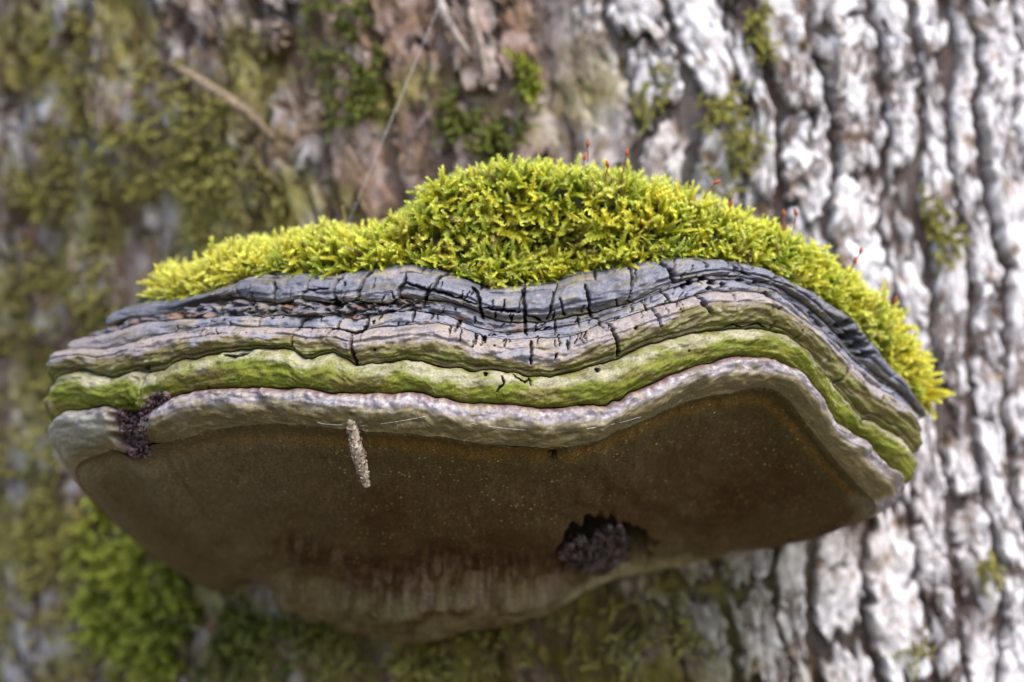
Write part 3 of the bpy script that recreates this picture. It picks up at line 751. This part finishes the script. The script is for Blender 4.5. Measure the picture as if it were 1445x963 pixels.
back3 = np.stack([crest3[:, 0] * 0.97, np.maximum(back_y, crest3[:, 1] + 0.01), crest3[:, 2] + 0.004], -1)
NT1, NT2 = 44, 22
rows = []
for i in range(NT1):
    t = i / (NT1 - 1.0)
    p = edge3 * (1 - t) + crest3 * t
    cpx, cpy = chart(p)
    bul = 0.006 * np.sin(np.pi * t) * np.clip(hgt * 1.6, 0, 1)
    # recess below the overhanging cushion
    rec = 0.013 * np.exp(-((cpx - 742) / 95.0) ** 2 - ((cpy - 356) / 20.0) ** 2)
    bul2 = 0.012 * np.exp(-((cpx - 730) / 160.0) ** 2 - ((cpy - 305) / 22.0) ** 2)
    q = np.stack([cpx / 38, cpy / 30, 0 * cpx + 4], -1)
    o3 = outw[NE:NE + NU_MAIN]
    rows.append(p + (o3 * 0.8 + np.array([0, 0, 0.6])) * (bul - rec + bul2 + 0.0022 * fbm(q, 3) * np.sin(np.pi * t))[:, None])
for i in range(1, NT2):
    t = i / (NT2 - 1.0)
    p = crest3 * (1 - t) + back3 * t
    p = p + np.array([0, 0, 1]) * (0.004 * np.sin(np.pi * t))
    rows.append(p)
top = np.stack(rows, 1)
top[:, 0] += np.array([0, 0.003, 0.0])
tcol = np.broadcast_to(np.array([0.035, 0.040, 0.010]), top.shape)
np_mesh("upper_surface", top.reshape(-1, 3), grid_faces(NU_MAIN, top.shape[1], False), M_ALGAE, fungus, tcol.reshape(-1, 3))

# ----------------------------------------------------------------- moss
def make_shoot(seed, n_leaf=48, length=1.0, width=0.13, leaf=0.17, curl=0.35):
    """one moss shoot of unit length along +Z, leaves spiralling round a bent stem; returns V, F(tri), height fraction"""
    r = np.random.default_rng(seed)
    V, F, Hf = [], [], []
    bend = r.uniform(0.1, curl); bdir = r.uniform(0, 6.28)
    def stem(t):
        return np.array([math.cos(bdir) * bend * t * t, math.sin(bdir) * bend * t * t, t * (1 - 0.12 * bend * t)])
    for i in range(n_leaf):
        t = 0.06 + 0.94 * (i / (n_leaf - 1.0)) ** 0.9
        p = stem(t); az = i * 2.399 + r.uniform(-0.3, 0.3)
        rad = np.array([math.cos(az), math.sin(az), 0])
        upf = 0.75 + 0.9 * t + r.uniform(-0.2, 0.2)
        d = rad + np.array([0, 0, upf]); d /= np.linalg.norm(d)
        side = np.cross(d, [0, 0, 1.0]); side /= max(np.linalg.norm(side), 1e-6)
        L = leaf * (1.1 - 0.45 * t) * r.uniform(0.75, 1.35); W = L * 0.21
        nrm = np.cross(side, d)
        b0 = p; m0 = p + d * L * 0.45 + nrm * 0.02 * 0
        k = len(V)
        tip = p + d * L + rad * L * 0.10
        V += [b0, m0 + side * W + nrm * W * 0.5, tip, m0 - side * W + nrm * W * 0.5]
        F += [[k, k + 1, k + 2], [k, k + 2, k + 3]]
        Hf += [t - 0.05, t, t + 0.08, t]
    k = len(V)
    for t, w in ((0, width * 0.55), (0.55, width * 0.55), (1.0, 0.02)):
        p = stem(t)
        for j in range(3):
            V.append(p + w * np.array([math.cos(j * 2.094), math.sin(j * 2.094), 0])); Hf.append(t)
    for lv in range(2):
        for j in range(3):
            a_, b_ = k + lv * 3 + j, k + lv * 3 + (j + 1) % 3
            F += [[a_, b_, b_ + 3], [a_, b_ + 3, a_ + 3]]
    return np.array(V), np.array(F), np.array(Hf)

def build_moss(name, pos, direc, length, tint, mat, shoots, thick=1.0, tipcol=np.array([0.92, 0.95, 0.30]), tipamt=0.6, parent=None):
    VV, FF, CC = [], [], []; off = 0
    pos = np.asarray(pos); direc = norm(np.asarray(direc)); n = len(pos)
    kind = rng.integers(0, len(shoots), n); roll = rng.uniform(0, 6.28, n)
    ref = np.where(np.abs(direc[:, 2:3]) > 0.9, np.array([[1.0, 0, 0]]), np.array([[0, 0, 1.0]]))
    ex = norm(np.cross(ref, direc)); ey = np.cross(direc, ex)
    e1 = ex * np.cos(roll)[:, None] + ey * np.sin(roll)[:, None]; e2 = np.cross(direc, e1)
    for kx, (sv, sf, sh) in enumerate(shoots):
        ii = np.where(kind == kx)[0]
        if not len(ii): continue
        L = length[ii][:, None, None]
        P3 = pos[ii][:, None] + L * (sv[None, :, 0:1] * e1[ii][:, None] * thick + sv[None, :, 1:2] * e2[ii][:, None] * thick + sv[None, :, 2:3] * direc[ii][:, None])
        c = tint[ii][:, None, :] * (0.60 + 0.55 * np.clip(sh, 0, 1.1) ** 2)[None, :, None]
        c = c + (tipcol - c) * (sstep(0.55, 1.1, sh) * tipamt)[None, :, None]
        c = c * rng.uniform(0.85, 1.15, (len(ii), len(sv), 1))
        f = sf[None] + (off + np.arange(len(ii)) * len(sv))[:, None, None]
        VV.append(P3.reshape(-1, 3)); FF.append(f.reshape(-1, 3)); CC.append(c.reshape(-1, 3)); off += len(ii) * len(sv)
    return np_mesh(name, np.concatenate(VV), np.concatenate(FF), mat, parent, np.concatenate(CC), smooth=False)

shoots = [make_shoot(s, 60, leaf=0.19, width=0.10, curl=0.8) for s in range(12)]
# cushion on the bracket: scatter over the old top surface
gx = np.gradient(top, axis=0); gy = np.gradient(top, axis=1)
tn = norm(np.cross(gy, gx)); tn *= np.sign((tn[..., 2] - tn[..., 1]))[..., None]
area = np.linalg.norm(np.cross(gx, gy), axis=-1)
area[:, NT1 + 8:] = 0
area[:26] = 0; area[-8:] = 0
area = area * (1 + 1.3 * sstep(0.22, 0.0, np.arange(area.shape[1]) / (NT1 - 1.0)))[None]
w = area.ravel() / area.sum()
NM = 12000
idx = rng.choice(area.size, NM, p=w)
iu, iv = np.unravel_index(idx, area.shape)
hx, hy = chart(top[iu, iv])
hole = np.exp(-((hx - 745) / 80.0) ** 2 - ((hy - 352) / 15.0) ** 2)
keep = rng.uniform(0, 1, NM) > hole * 0.7
iu, iv, hole = iu[keep], iv[keep], hole[keep]; NM = len(iu)
p = top[iu, iv] + rng.normal(0, 0.0004, (NM, 3)); nn = tn[iu, iv]
o3 = outw[NE + iu]
tloc = iv / (NT1 - 1.0)
fringe = sstep(0.35, 0.0, tloc)
endl = sstep(0.30, 0.08, iu / NU_MAIN); endr = sstep(0.80, 0.98, iu / NU_MAIN)
cl = fbm(p * 95, 3)
side = np.stack([np.sign(iu / NU_MAIN - 0.5) + 0 * tloc, 0 * tloc, 0 * tloc], -1)
d = nn * 0.9 + np.array([0, 0, 0.45]) + o3 * (0.45 + 0.45 * fringe)[:, None] + rng.normal(0, 0.42, (NM, 3)) \
    + (side * 0.35 + np.array([0, 0, -0.15])) * (endl * 0.8 + endr)[:, None] + np.array([0, 0, -0.65]) * fringe[:, None] \
    + 0.8 * np.stack([fbm(p * 130 + 9, 2), 0 * cl, fbm(p * 130 + 29, 2)], -1)
ln = (0.0066 + 0.0034 * cl + 0.0012 * (endl * 0.4 + endr * 0.5)) * rng.choice([0.65, 0.85, 1.0, 1.2, 1.55], NM) * rng.uniform(0.85, 1.15, NM) * (1 - 0.30 * fringe) * (1 - 0.4 * hole)
yel = np.array([0.88, 0.78, 0.05]); grn = np.array([0.36, 0.46, 0.02]); lim = np.array([0.68, 0.68, 0.04]); pal = np.array([0.80, 0.76, 0.28])
g = np.clip(0.5 + 0.9 * fbm(p * 60 + 5, 3) + rng.normal(0, 0.22, NM) - 0.25 * fringe + 0.35 * (endl + endr), 0, 1)
tint = mix(mix(np.broadcast_to(grn, (NM, 3)), lim, sstep(0.1, 0.55, g)), yel, sstep(0.5, 1.0, g))
blot = fbm(p * 42 + 55, 3)
tint = mix(tint, np.array([0.50, 0.36, 0.06]), sstep(0.25, 0.55, blot) * 0.6)
tint = mix(tint, pal, sstep(0.2, 0.5, -blot) * 0.5)
tint = mix(tint, pal, np.clip(endl * 0.5 * rng.uniform(0, 1, NM) + (rng.uniform(0, 1, NM) > 0.95) * 0.6, 0, 1))
dead = rng.uniform(0, 1, NM) < 0.035
tint[dead] = np.array([0.30, 0.19, 0.08])
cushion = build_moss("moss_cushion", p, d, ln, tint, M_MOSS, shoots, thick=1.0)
tag(cushion, "bright yellow-green moss cushion covering the top of the bracket fungus", "moss", kind="stuff")

# moss on the trunk
tshoots = [make_shoot(100 + s, 16, leaf=0.30, width=0.16, curl=0.6) for s in range(8)]
def trunk_moss(label, spots, tint, n, ln=0.0062, spread=0.5):
    pos, dr, tl, ll = [], [], [], []
    tot = sum(rx * ry for _, _, rx, ry in spots)
    for cx_, cy_, rx, ry in spots:
        k = int(n * rx * ry / tot)
        ang_ = rng.uniform(0, 6.283, k); rad = np.sqrt(rng.uniform(0, 1, k)) * rng.uniform(0.75, 1.1, k)
        px_ = cx_ + rx * rad * np.cos(ang_); py_ = cy_ + ry * rad * np.sin(ang_)
        den = fbm(np.stack([px_ / 42, py_ / 60, 0 * px_ + cx_], -1), 3)
        keep = den > rng.uniform(-0.22, 0.42, k) + spread * (rad - 0.5)
        a_, z_ = trunk_az(px_[keep], py_[keep])
        hh_ = rng.uniform(0.001, 0.008, len(a_))
        q_ = on_trunk(a_, z_, hh_)
        nrm = on_trunk(a_, z_, hh_ + 0.01) - q_
        clump = np.stack([fbm(q_ * 70 + 3, 2), 0 * a_, fbm(q_ * 70 + 13, 2)], -1)
        d_ = norm(nrm) * 0.8 + np.array([0, 0, -0.35]) + rng.normal(0, 0.45, (len(a_), 3)) + clump
        pos.append(q_); dr.append(d_)
        f_ = np.clip(0.5 + 0.8 * fbm(q_ * 55, 3) + rng.normal(0, 0.2, len(a_)), 0, 1)
        t0, t1 = np.array(tint[0]), np.array(tint[1])
        tl.append(mix(np.broadcast_to(t0, (len(a_), 3)), t1, f_)); ll.append(ln * rng.uniform(0.6, 1.4, len(a_)))
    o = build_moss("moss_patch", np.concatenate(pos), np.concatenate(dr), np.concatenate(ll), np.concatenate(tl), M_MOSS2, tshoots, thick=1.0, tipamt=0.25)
    return tag(o, label, "moss", "moss growing on the bark", "stuff")
OL = ((0.28, 0.24, 0.09), (0.50, 0.47, 0.13)); BR = ((0.18, 0.22, 0.02), (0.46, 0.50, 0.05)); DK = ((0.10, 0.12, 0.025), (0.24, 0.27, 0.05)); YL = ((0.30, 0.28, 0.07), (0.58, 0.54, 0.15))
trunk_moss("olive moss mat spread over the brown bark above the fungus' left shoulder", [(210,190,170,110),(110,60,60,70),(330,260,120,70),(90,240,70,90)], OL, 3000)
trunk_moss("dark green moss tuft in the deep bark hollow above the moss cushion", [(485,70,70,100),(505,160,50,50)], DK, 900)
trunk_moss("dark green moss in the furrow beside the reddish bark", [(690,185,55,50),(640,165,25,35)], DK, 450)
trunk_moss("small bright green moss tuft on the reddish brown bark", [(745,130,17,55),(733,100,14,25)], BR, 200, 0.008)
trunk_moss("yellow olive moss on the pale ridge just above the cushion", [(1030,190,55,85),(930,130,40,45),(1065,60,26,75),(905,155,25,25)], YL, 800, 0.006)
trunk_moss("small yellowish moss tuft on the white bark", [(1325,345,34,62),(1300,300,18,40)], YL, 170, 0.007)
trunk_moss("olive moss mat on the bark below the fungus' left tip", [(70,760,100,200),(110,560,60,60),(40,640,60,60)], YL, 1700)
trunk_moss("bright green drooping moss tuft under the fungus' left flank", [(220,850,80,120),(175,760,50,60)], BR, 1500, 0.012, 0.2)
trunk_moss("dim olive moss on the shaded bark under the fungus", [(640,930,130,60),(900,890,120,60),(460,920,90,60)], OL, 900, 0.007)
trunk_moss("dark green moss in the shade beneath the fungus' underside lobe", [(390,880,80,70),(330,900,60,60)], DK, 420, 0.009)  # moss whose dark tint also paints in the shade below the flank
trunk_moss("sparse moss tuft low on the flaking white bark", [(1275,900,30,55),(1385,800,16,55)], YL, 150, 0.006)
trunk_moss("thin olive moss between grey bark ridges level with the cushion's left end", [(60,420,50,90),(150,400,50,70),(300,330,60,40)], OL, 650)

# ----------------------------------------------------------------- tubes
def tube(path, radii, ns=7, cap=True):
    path = np.asarray(path, float); radii = np.broadcast_to(np.asarray(radii, float), (len(path),))
    t = norm(np.gradient(path, axis=0))
    ref = np.array([0.31, -0.2, 0.93]); ref = np.where(np.abs(t @ ref)[:, None] > 0.95, np.array([1.0, 0, 0]), ref)
    e1 = norm(np.cross(t, ref)); e2 = np.cross(t, e1)
    an = np.linspace(0, 2 * np.pi, ns, endpoint=False)
    V = path[:, None] + radii[:, None, None] * (np.cos(an)[None, :, None] * e1[:, None] + np.sin(an)[None, :, None] * e2[:, None])
    V = V.reshape(-1, 3); F = []
    for i in range(len(path) - 1):
        for j in range(ns):
            a_, b_ = i * ns + j, i * ns + (j + 1) % ns
            F.append([a_, b_, b_ + ns, a_ + ns])
    n = len(V)
    V = np.concatenate([V, path[:1], path[-1:]])
    for j in range(ns):
        F.append([(j + 1) % ns, j, n, n]); F.append([n - ns + j, n - ns + (j + 1) % ns, n + 1, n + 1])
    tri = []
    for f in F:
        tri.append(f[:3])
        if f[2] != f[3]: tri.append([f[0], f[2], f[3]])
    return V, np.array(tri)
def bez(p0, p1, p2, n=14):
    t = np.linspace(0, 1, n)[:, None]
    return (1 - t) ** 2 * np.asarray(p0) + 2 * t * (1 - t) * np.asarray(p1) + t * t * np.asarray(p2)

# moss capsules on red stalks
tpx, tpy = chart(top)
def moss_point(px_, py_):
    i = np.argmin((tpx - px_) ** 2 + (tpy - py_) ** 2)
    return top.reshape(-1, 3)[i]
CAPS = [  # capsule pixel, stalk foot pixel, label
 ((829,207),(822,262),"tallest upright orange capsule of the pair on the cushion's crown"),
 ((824,226),(818,268),"lower orange capsule leaning on the cushion's crown"),
 ((858,236),(850,272),"small orange capsule nodding just above the cushion's crown"),
 ((884,219),(876,276),"single orange capsule on a straight red stalk"),
 ((858,252),(862,282),"dark brown capsule sunk in the cushion's crown"),
 ((1008,259),(978,300),"long red capsule bending over on a curved stalk"),
 ((1030,291),(1016,322),"orange capsule lying sideways beside the long curved stalk"),
 ((907,318),(900,340),"orange capsule lying on the moss below the crown"),
 ((1106,305),(1094,350),"upper left orange capsule of the cluster on the sloping moss"),
 ((1124,304),(1112,352),"upper right orange capsule of the cluster on the sloping moss"),
 ((1106,328),(1098,356),"low orange capsule of the cluster on the sloping moss"),
 ((1148,356),(1140,384),"pinkish capsule half hidden on the sloping moss"),
 ((1214,358),(1190,404),"orange capsule on a leaning stalk near the moss' outer end"),
 ((1206,372),(1186,400),"second orange capsule on a leaning stalk near the moss' outer end"),
 ((1263,427),(1246,462),"lone orange capsule at the moss' outer end before white bark")]
for (c_, f_, lab) in CAPS:
    foot = moss_point(f_[0], f_[1] + 6)
    y = foot[1] - 0.002
    head = at(c_[0], c_[1], y)
    midp = (foot + head) / 2 + np.array([rng.uniform(-0.002, 0.002), 0, 0.001])
    e = tag(empty("moss_capsule", tuple(foot)), lab, "moss capsule", "red moss capsules on the cushion")
    pth = bez(foot, midp, head)
    V, F = tube(pth, 0.00026, 6)
    np_mesh("stalk", V, F, M_CAPS, e, np.broadcast_to([0.30, 0.085, 0.03], V.shape))
    dv = norm((pth[-1] - pth[-4])[None])[0] + np.array([rng.uniform(-0.5, 0.7), 0, rng.uniform(-0.4, 0.4)]); dv = dv / np.linalg.norm(dv)
    tt = np.linspace(0, 1, 9)
    pr = 0.00075 * np.array([0.3, 0.65, 0.9, 1.0, 1.0, 0.9, 0.72, 0.55, 0.28])
    V, F = tube(head - dv * 0.0004 + dv * (tt[:, None] * 0.0031), pr, 8)
    np_mesh("capsule", V, F, M_CAPS, e, np.broadcast_to([0.55, 0.13, 0.045], V.shape) * (0.8 + 0.3 * noise(V * 900))[:, None])

# ----------------------------------------------------------------- larval case hanging from the rim
ri = np.argmin(np.abs(chart(rim_pos[:, 30])[0] - 492))
rimcol = rim_pos[ri]; rpx, rpy = chart(rimcol)
hang = rimcol[np.argmin(np.abs(rpy - 593))]
ccase = tag(empty("larval_case", tuple(hang)), "slender brown larval case of debris hanging from the fungus' pale rim", "larval case")
tip = at(518, 687, hang[1] + 0.004)
tt = np.linspace(0, 1, 40)
pth = bez(hang + np.array([0, 0.0015, 0.0008]), (hang + tip) / 2 + np.array([-0.0006, -0.0012, 0]), tip, 40)
rad = np.interp(tt, [0, 0.08, 0.25, 0.5, 0.7, 0.9, 1.0], [1.3, 1.9, 1.95, 2.35, 2.1, 1.5, 1.1]) * 1e-3
V, F = tube(pth, rad, 22)
nv_ = fbm(V * 500, 3); nv2 = noise(V * 1600)
cen = np.concatenate([np.repeat(pth, 22, axis=0), pth[:1], pth[-1:]])
V = V + norm(V - cen + 1e-9) * (0.00045 * nv_ + 0.00022 * nv2)[:, None]
ccol = mix(np.broadcast_to(np.array([0.21, 0.165, 0.11]), V.shape), np.array([0.42, 0.36, 0.29]), sstep(-0.1, 0.5, nv_ + 0.5 * nv2))
ccol = mix(ccol, np.array([0.06, 0.04, 0.03]), sstep(0.1, 0.5, -nv2) * 0.8)
np_mesh("case_tube", V, F, M_CASE, ccase, ccol)
VV, FF, CC = [], [], []; off = 0
for i in range(90):
    k = rng.integers(0, 39); f_ = rng.random() ** 1.3
    k = int(f_ * 38); an = rng.uniform(0, 6.28)
    c0 = V[k * 22 + rng.integers(0, 22)]
    d1 = norm(rng.normal(size=(1, 3)))[0]; d2 = norm(np.cross(d1, rng.normal(size=3))[None])[0]; d3 = np.cross(d1, d2)
    s1, s2, s3 = rng.uniform(0.0003, 0.0009), rng.uniform(0.0002, 0.0004), rng.uniform(0.0001, 0.0003)
    for sx in (-1, 1):
        for sy in (-1, 1):
            for sz in (-1, 1):
                VV.append(c0 + d1 * s1 * sx + d2 * s2 * sy + d3 * s3 * sz)
    for q4 in ([0,1,3,2],[4,6,7,5],[0,4,5,1],[2,3,7,6],[0,2,6,4],[1,5,7,3]): FF.append([off + j for j in q4])
    cc = np.array([[0.24, 0.18, 0.13], [0.10, 0.065, 0.05], [0.32, 0.27, 0.22], [0.18, 0.11, 0.075]][rng.integers(0, 4)])
    CC += [cc] * 8; off += 8
deb = np_mesh("debris_crust", VV, FF, M_CASE, ccase, np.array(CC), smooth=False); deb["kind"] = "stuff"

# ----------------------------------------------------------------- droppings
def ico():
    t = (1 + 5 ** 0.5) / 2
    V = norm(np.array([[-1,t,0],[1,t,0],[-1,-t,0],[1,-t,0],[0,-1,t],[0,1,t],[0,-1,-t],[0,1,-t],[t,0,-1],[t,0,1],[-t,0,-1],[-t,0,1]], float))
    F = [[0,11,5],[0,5,1],[0,1,7],[0,7,10],[0,10,11],[1,5,9],[5,11,4],[11,10,2],[10,7,6],[7,1,8],[3,9,4],[3,4,2],[3,2,6],[3,6,8],[3,8,9],[4,9,5],[2,4,11],[6,2,10],[8,6,7],[9,8,1]]
    # one subdivision
    V = list(V); cache = {}; F2 = []
    def mid_(a_, b_):
        k = (min(a_, b_), max(a_, b_))
        if k not in cache: cache[k] = len(V); V.append(norm(((np.array(V[a_]) + np.array(V[b_])) / 2)[None])[0])
        return cache[k]
    for a_, b_, c_ in F:
        ab, bc, ca = mid_(a_, b_), mid_(b_, c_), mid_(c_, a_)
        F2 += [[a_, ab, ca], [b_, bc, ab], [c_, ca, bc], [ab, bc, ca]]
    return np.array(V), np.array(F2)
ICV, ICF = ico()
def granules(name, parent, centres, rads, cols):
    n = len(centres)
    sc = rng.uniform(0.45, 1.5, (n, 1, 3)) * (1 + 0.3 * rng.normal(size=(n, len(ICV), 1)))
    V = centres[:, None] + ICV[None] * rads[:, None, None] * sc
    F = ICF[None] + (np.arange(n) * len(ICV))[:, None, None]
    o = np_mesh(name, V.reshape(-1, 3), F.reshape(-1, 3), M_FRASS, parent, np.repeat(cols, len(ICV), axis=0))
    o["kind"] = "stuff"
    return o
ppx, ppy = chart(pore)
def pore_pt(x, y): return pore.reshape(-1, 3)[np.argmin((ppx - x) ** 2 + (ppy - y) ** 2)]
# big clump in the pit of the underside
fl = pore_pt(850, 785)
fr = tag(empty("frass_clump", tuple(fl)), "dark purplish clump of granular frass in the pit of the brown underside", "frass")
cs, rs_, co = [], [], []
OUT = np.array([0, 9.0]) + P(787,772, 800,760, 818,748, 830,752, 842,738, 858,732, 874,731, 884,745, 886,765, 890,778, 872,785, 858,800, 840,802, 822,798, 806,792)
fpx, fpy = chart(pore_flat)
def inside(x, y, poly):
    c_ = False; j = len(poly) - 1
    for i in range(len(poly)):
        xi, yi = poly[i]; xj, yj = poly[j]
        if (yi > y) != (yj > y) and x < (xj - xi) * (y - yi) / (yj - yi) + xi: c_ = not c_
        j = i
    return c_
while len(cs) < 400:
    x, y = rng.uniform(785, 892), rng.uniform(738, 815)
    if not inside(x, y, OUT): continue
    dd = 0.5 + 0.5 * noise(np.array([x / 16, y / 16, 3.0]))
    depth = pore_flat.reshape(-1, 3)[np.argmin((fpx - x) ** 2 + (fpy - y) ** 2)][1] - 0.006 * dd + 0.0035 + rng.uniform(0, 0.005)
    cs.append(at(x, y, depth)); rs_.append(rng.uniform(0.0006, 0.0013))
    co.append(np.array([0.048, 0.034, 0.029]) * rng.uniform(0.15, 2.8) + np.array([0.0, 0.0, 0.012]) * rng.random())
granules("granules", fr, np.array(cs), np.array(rs_), np.array(co))
# reddish droppings in the notch of the rim
nl = at(190, 610, ybase[np.argmin(np.abs(pxg - 190))] + 0.004)
fr2 = tag(empty("frass_clump", tuple(nl)), "dark reddish granular frass filling the notch in the pale rim", "frass")
OUT2 = P(164,580, 176,576, 190,580, 204,570, 216,556, 232,553, 238,562, 226,572, 212,580, 206,592, 205,610, 208,630, 214,642, 196,648, 180,640, 174,620, 170,600)
cs, rs_, co = [], [], []
allp = rim_pos.reshape(-1, 3); apx, apy = chart(allp)
sel = (apx > 140) & (apx < 260); allp = allp[sel]; apx = apx[sel]; apy = apy[sel]
while len(cs) < 330:
    x, y = rng.uniform(160, 240), rng.uniform(552, 650)
    if not inside(x, y, OUT2): continue
    b0 = allp[np.argmin((apx - x) ** 2 + (apy - y) ** 2)]
    cs.append(at(x, y, b0[1] - rng.uniform(0.0, 0.0022))); rs_.append(rng.uniform(0.0005, 0.0010))
    co.append(np.array([0.055, 0.030, 0.029]) * rng.uniform(0.2, 2.0))
granules("granules", fr2, np.array(cs), np.array(rs_), np.array(co))

# ----------------------------------------------------------------- spider threads
def thread(label, p0, p1, r, sagz=0.0):
    pm = (np.asarray(p0) + np.asarray(p1)) / 2 + np.array([0, 0, -sagz])
    V, F = tube(bez(p0, pm, p1, 16), r, 5)
    o = np_mesh("spider_thread", V, F, M_SILK)
    return tag(o, label, "spider thread", "spider threads on the fungus")
foot = moss_point(476, 348)
def rim_pt(x, y, fwd=0.0004):
    rp = rim_pos.reshape(-1, 3); a_, b_ = chart(rp)
    q_ = rp[np.argmin((a_ - x) ** 2 + (b_ - y) ** 2)]
    return q_ + np.array([0, -fwd, 0])
te_z = 0.80; te_x = foot[0] + 0.40 * (te_z - foot[2])
t_end = np.array([te_x, float(trunk_y(te_x, te_z)), te_z])
thread("long fine spider thread rising from the moss to the bark above", foot, t_end, 0.0001, 0.0)
thread("short silk strand between the larval case and a white tuft on the rim", rim_pt(448, 596), rim_pt(484, 600), 0.00007, 0.0006)
thread("silk strand stretched along the rim beside the larval case", rim_pt(508, 601), rim_pt(601, 587), 0.00007, 0.0008)
thread("silk strand across the lower edge of the rim's rising part", rim_pt(828, 605), rim_pt(905, 588), 0.00007, 0.0009)
thread("fine silk strand on the rim where the underside dips", rim_pt(664, 597), rim_pt(742, 607), 0.00006, 0.0006)

# thin dry stalk standing in the moss and debris twig
ft = moss_point(490, 345)
st = bez(ft, (ft + at(487, 296, ft[1])) / 2 + np.array([0.0008, 0, 0]), at(483, 290, ft[1] - 0.001))
V, F = tube(st, np.linspace(0.0006, 0.00035, len(st)), 7)
dry = np_mesh("dry_stalk", V, F, M_CAPS, None, np.broadcast_to([0.35, 0.27, 0.06], V.shape))
tag(dry, "thin yellow dry stalk sticking up from the moss by the spider thread", "stalk")
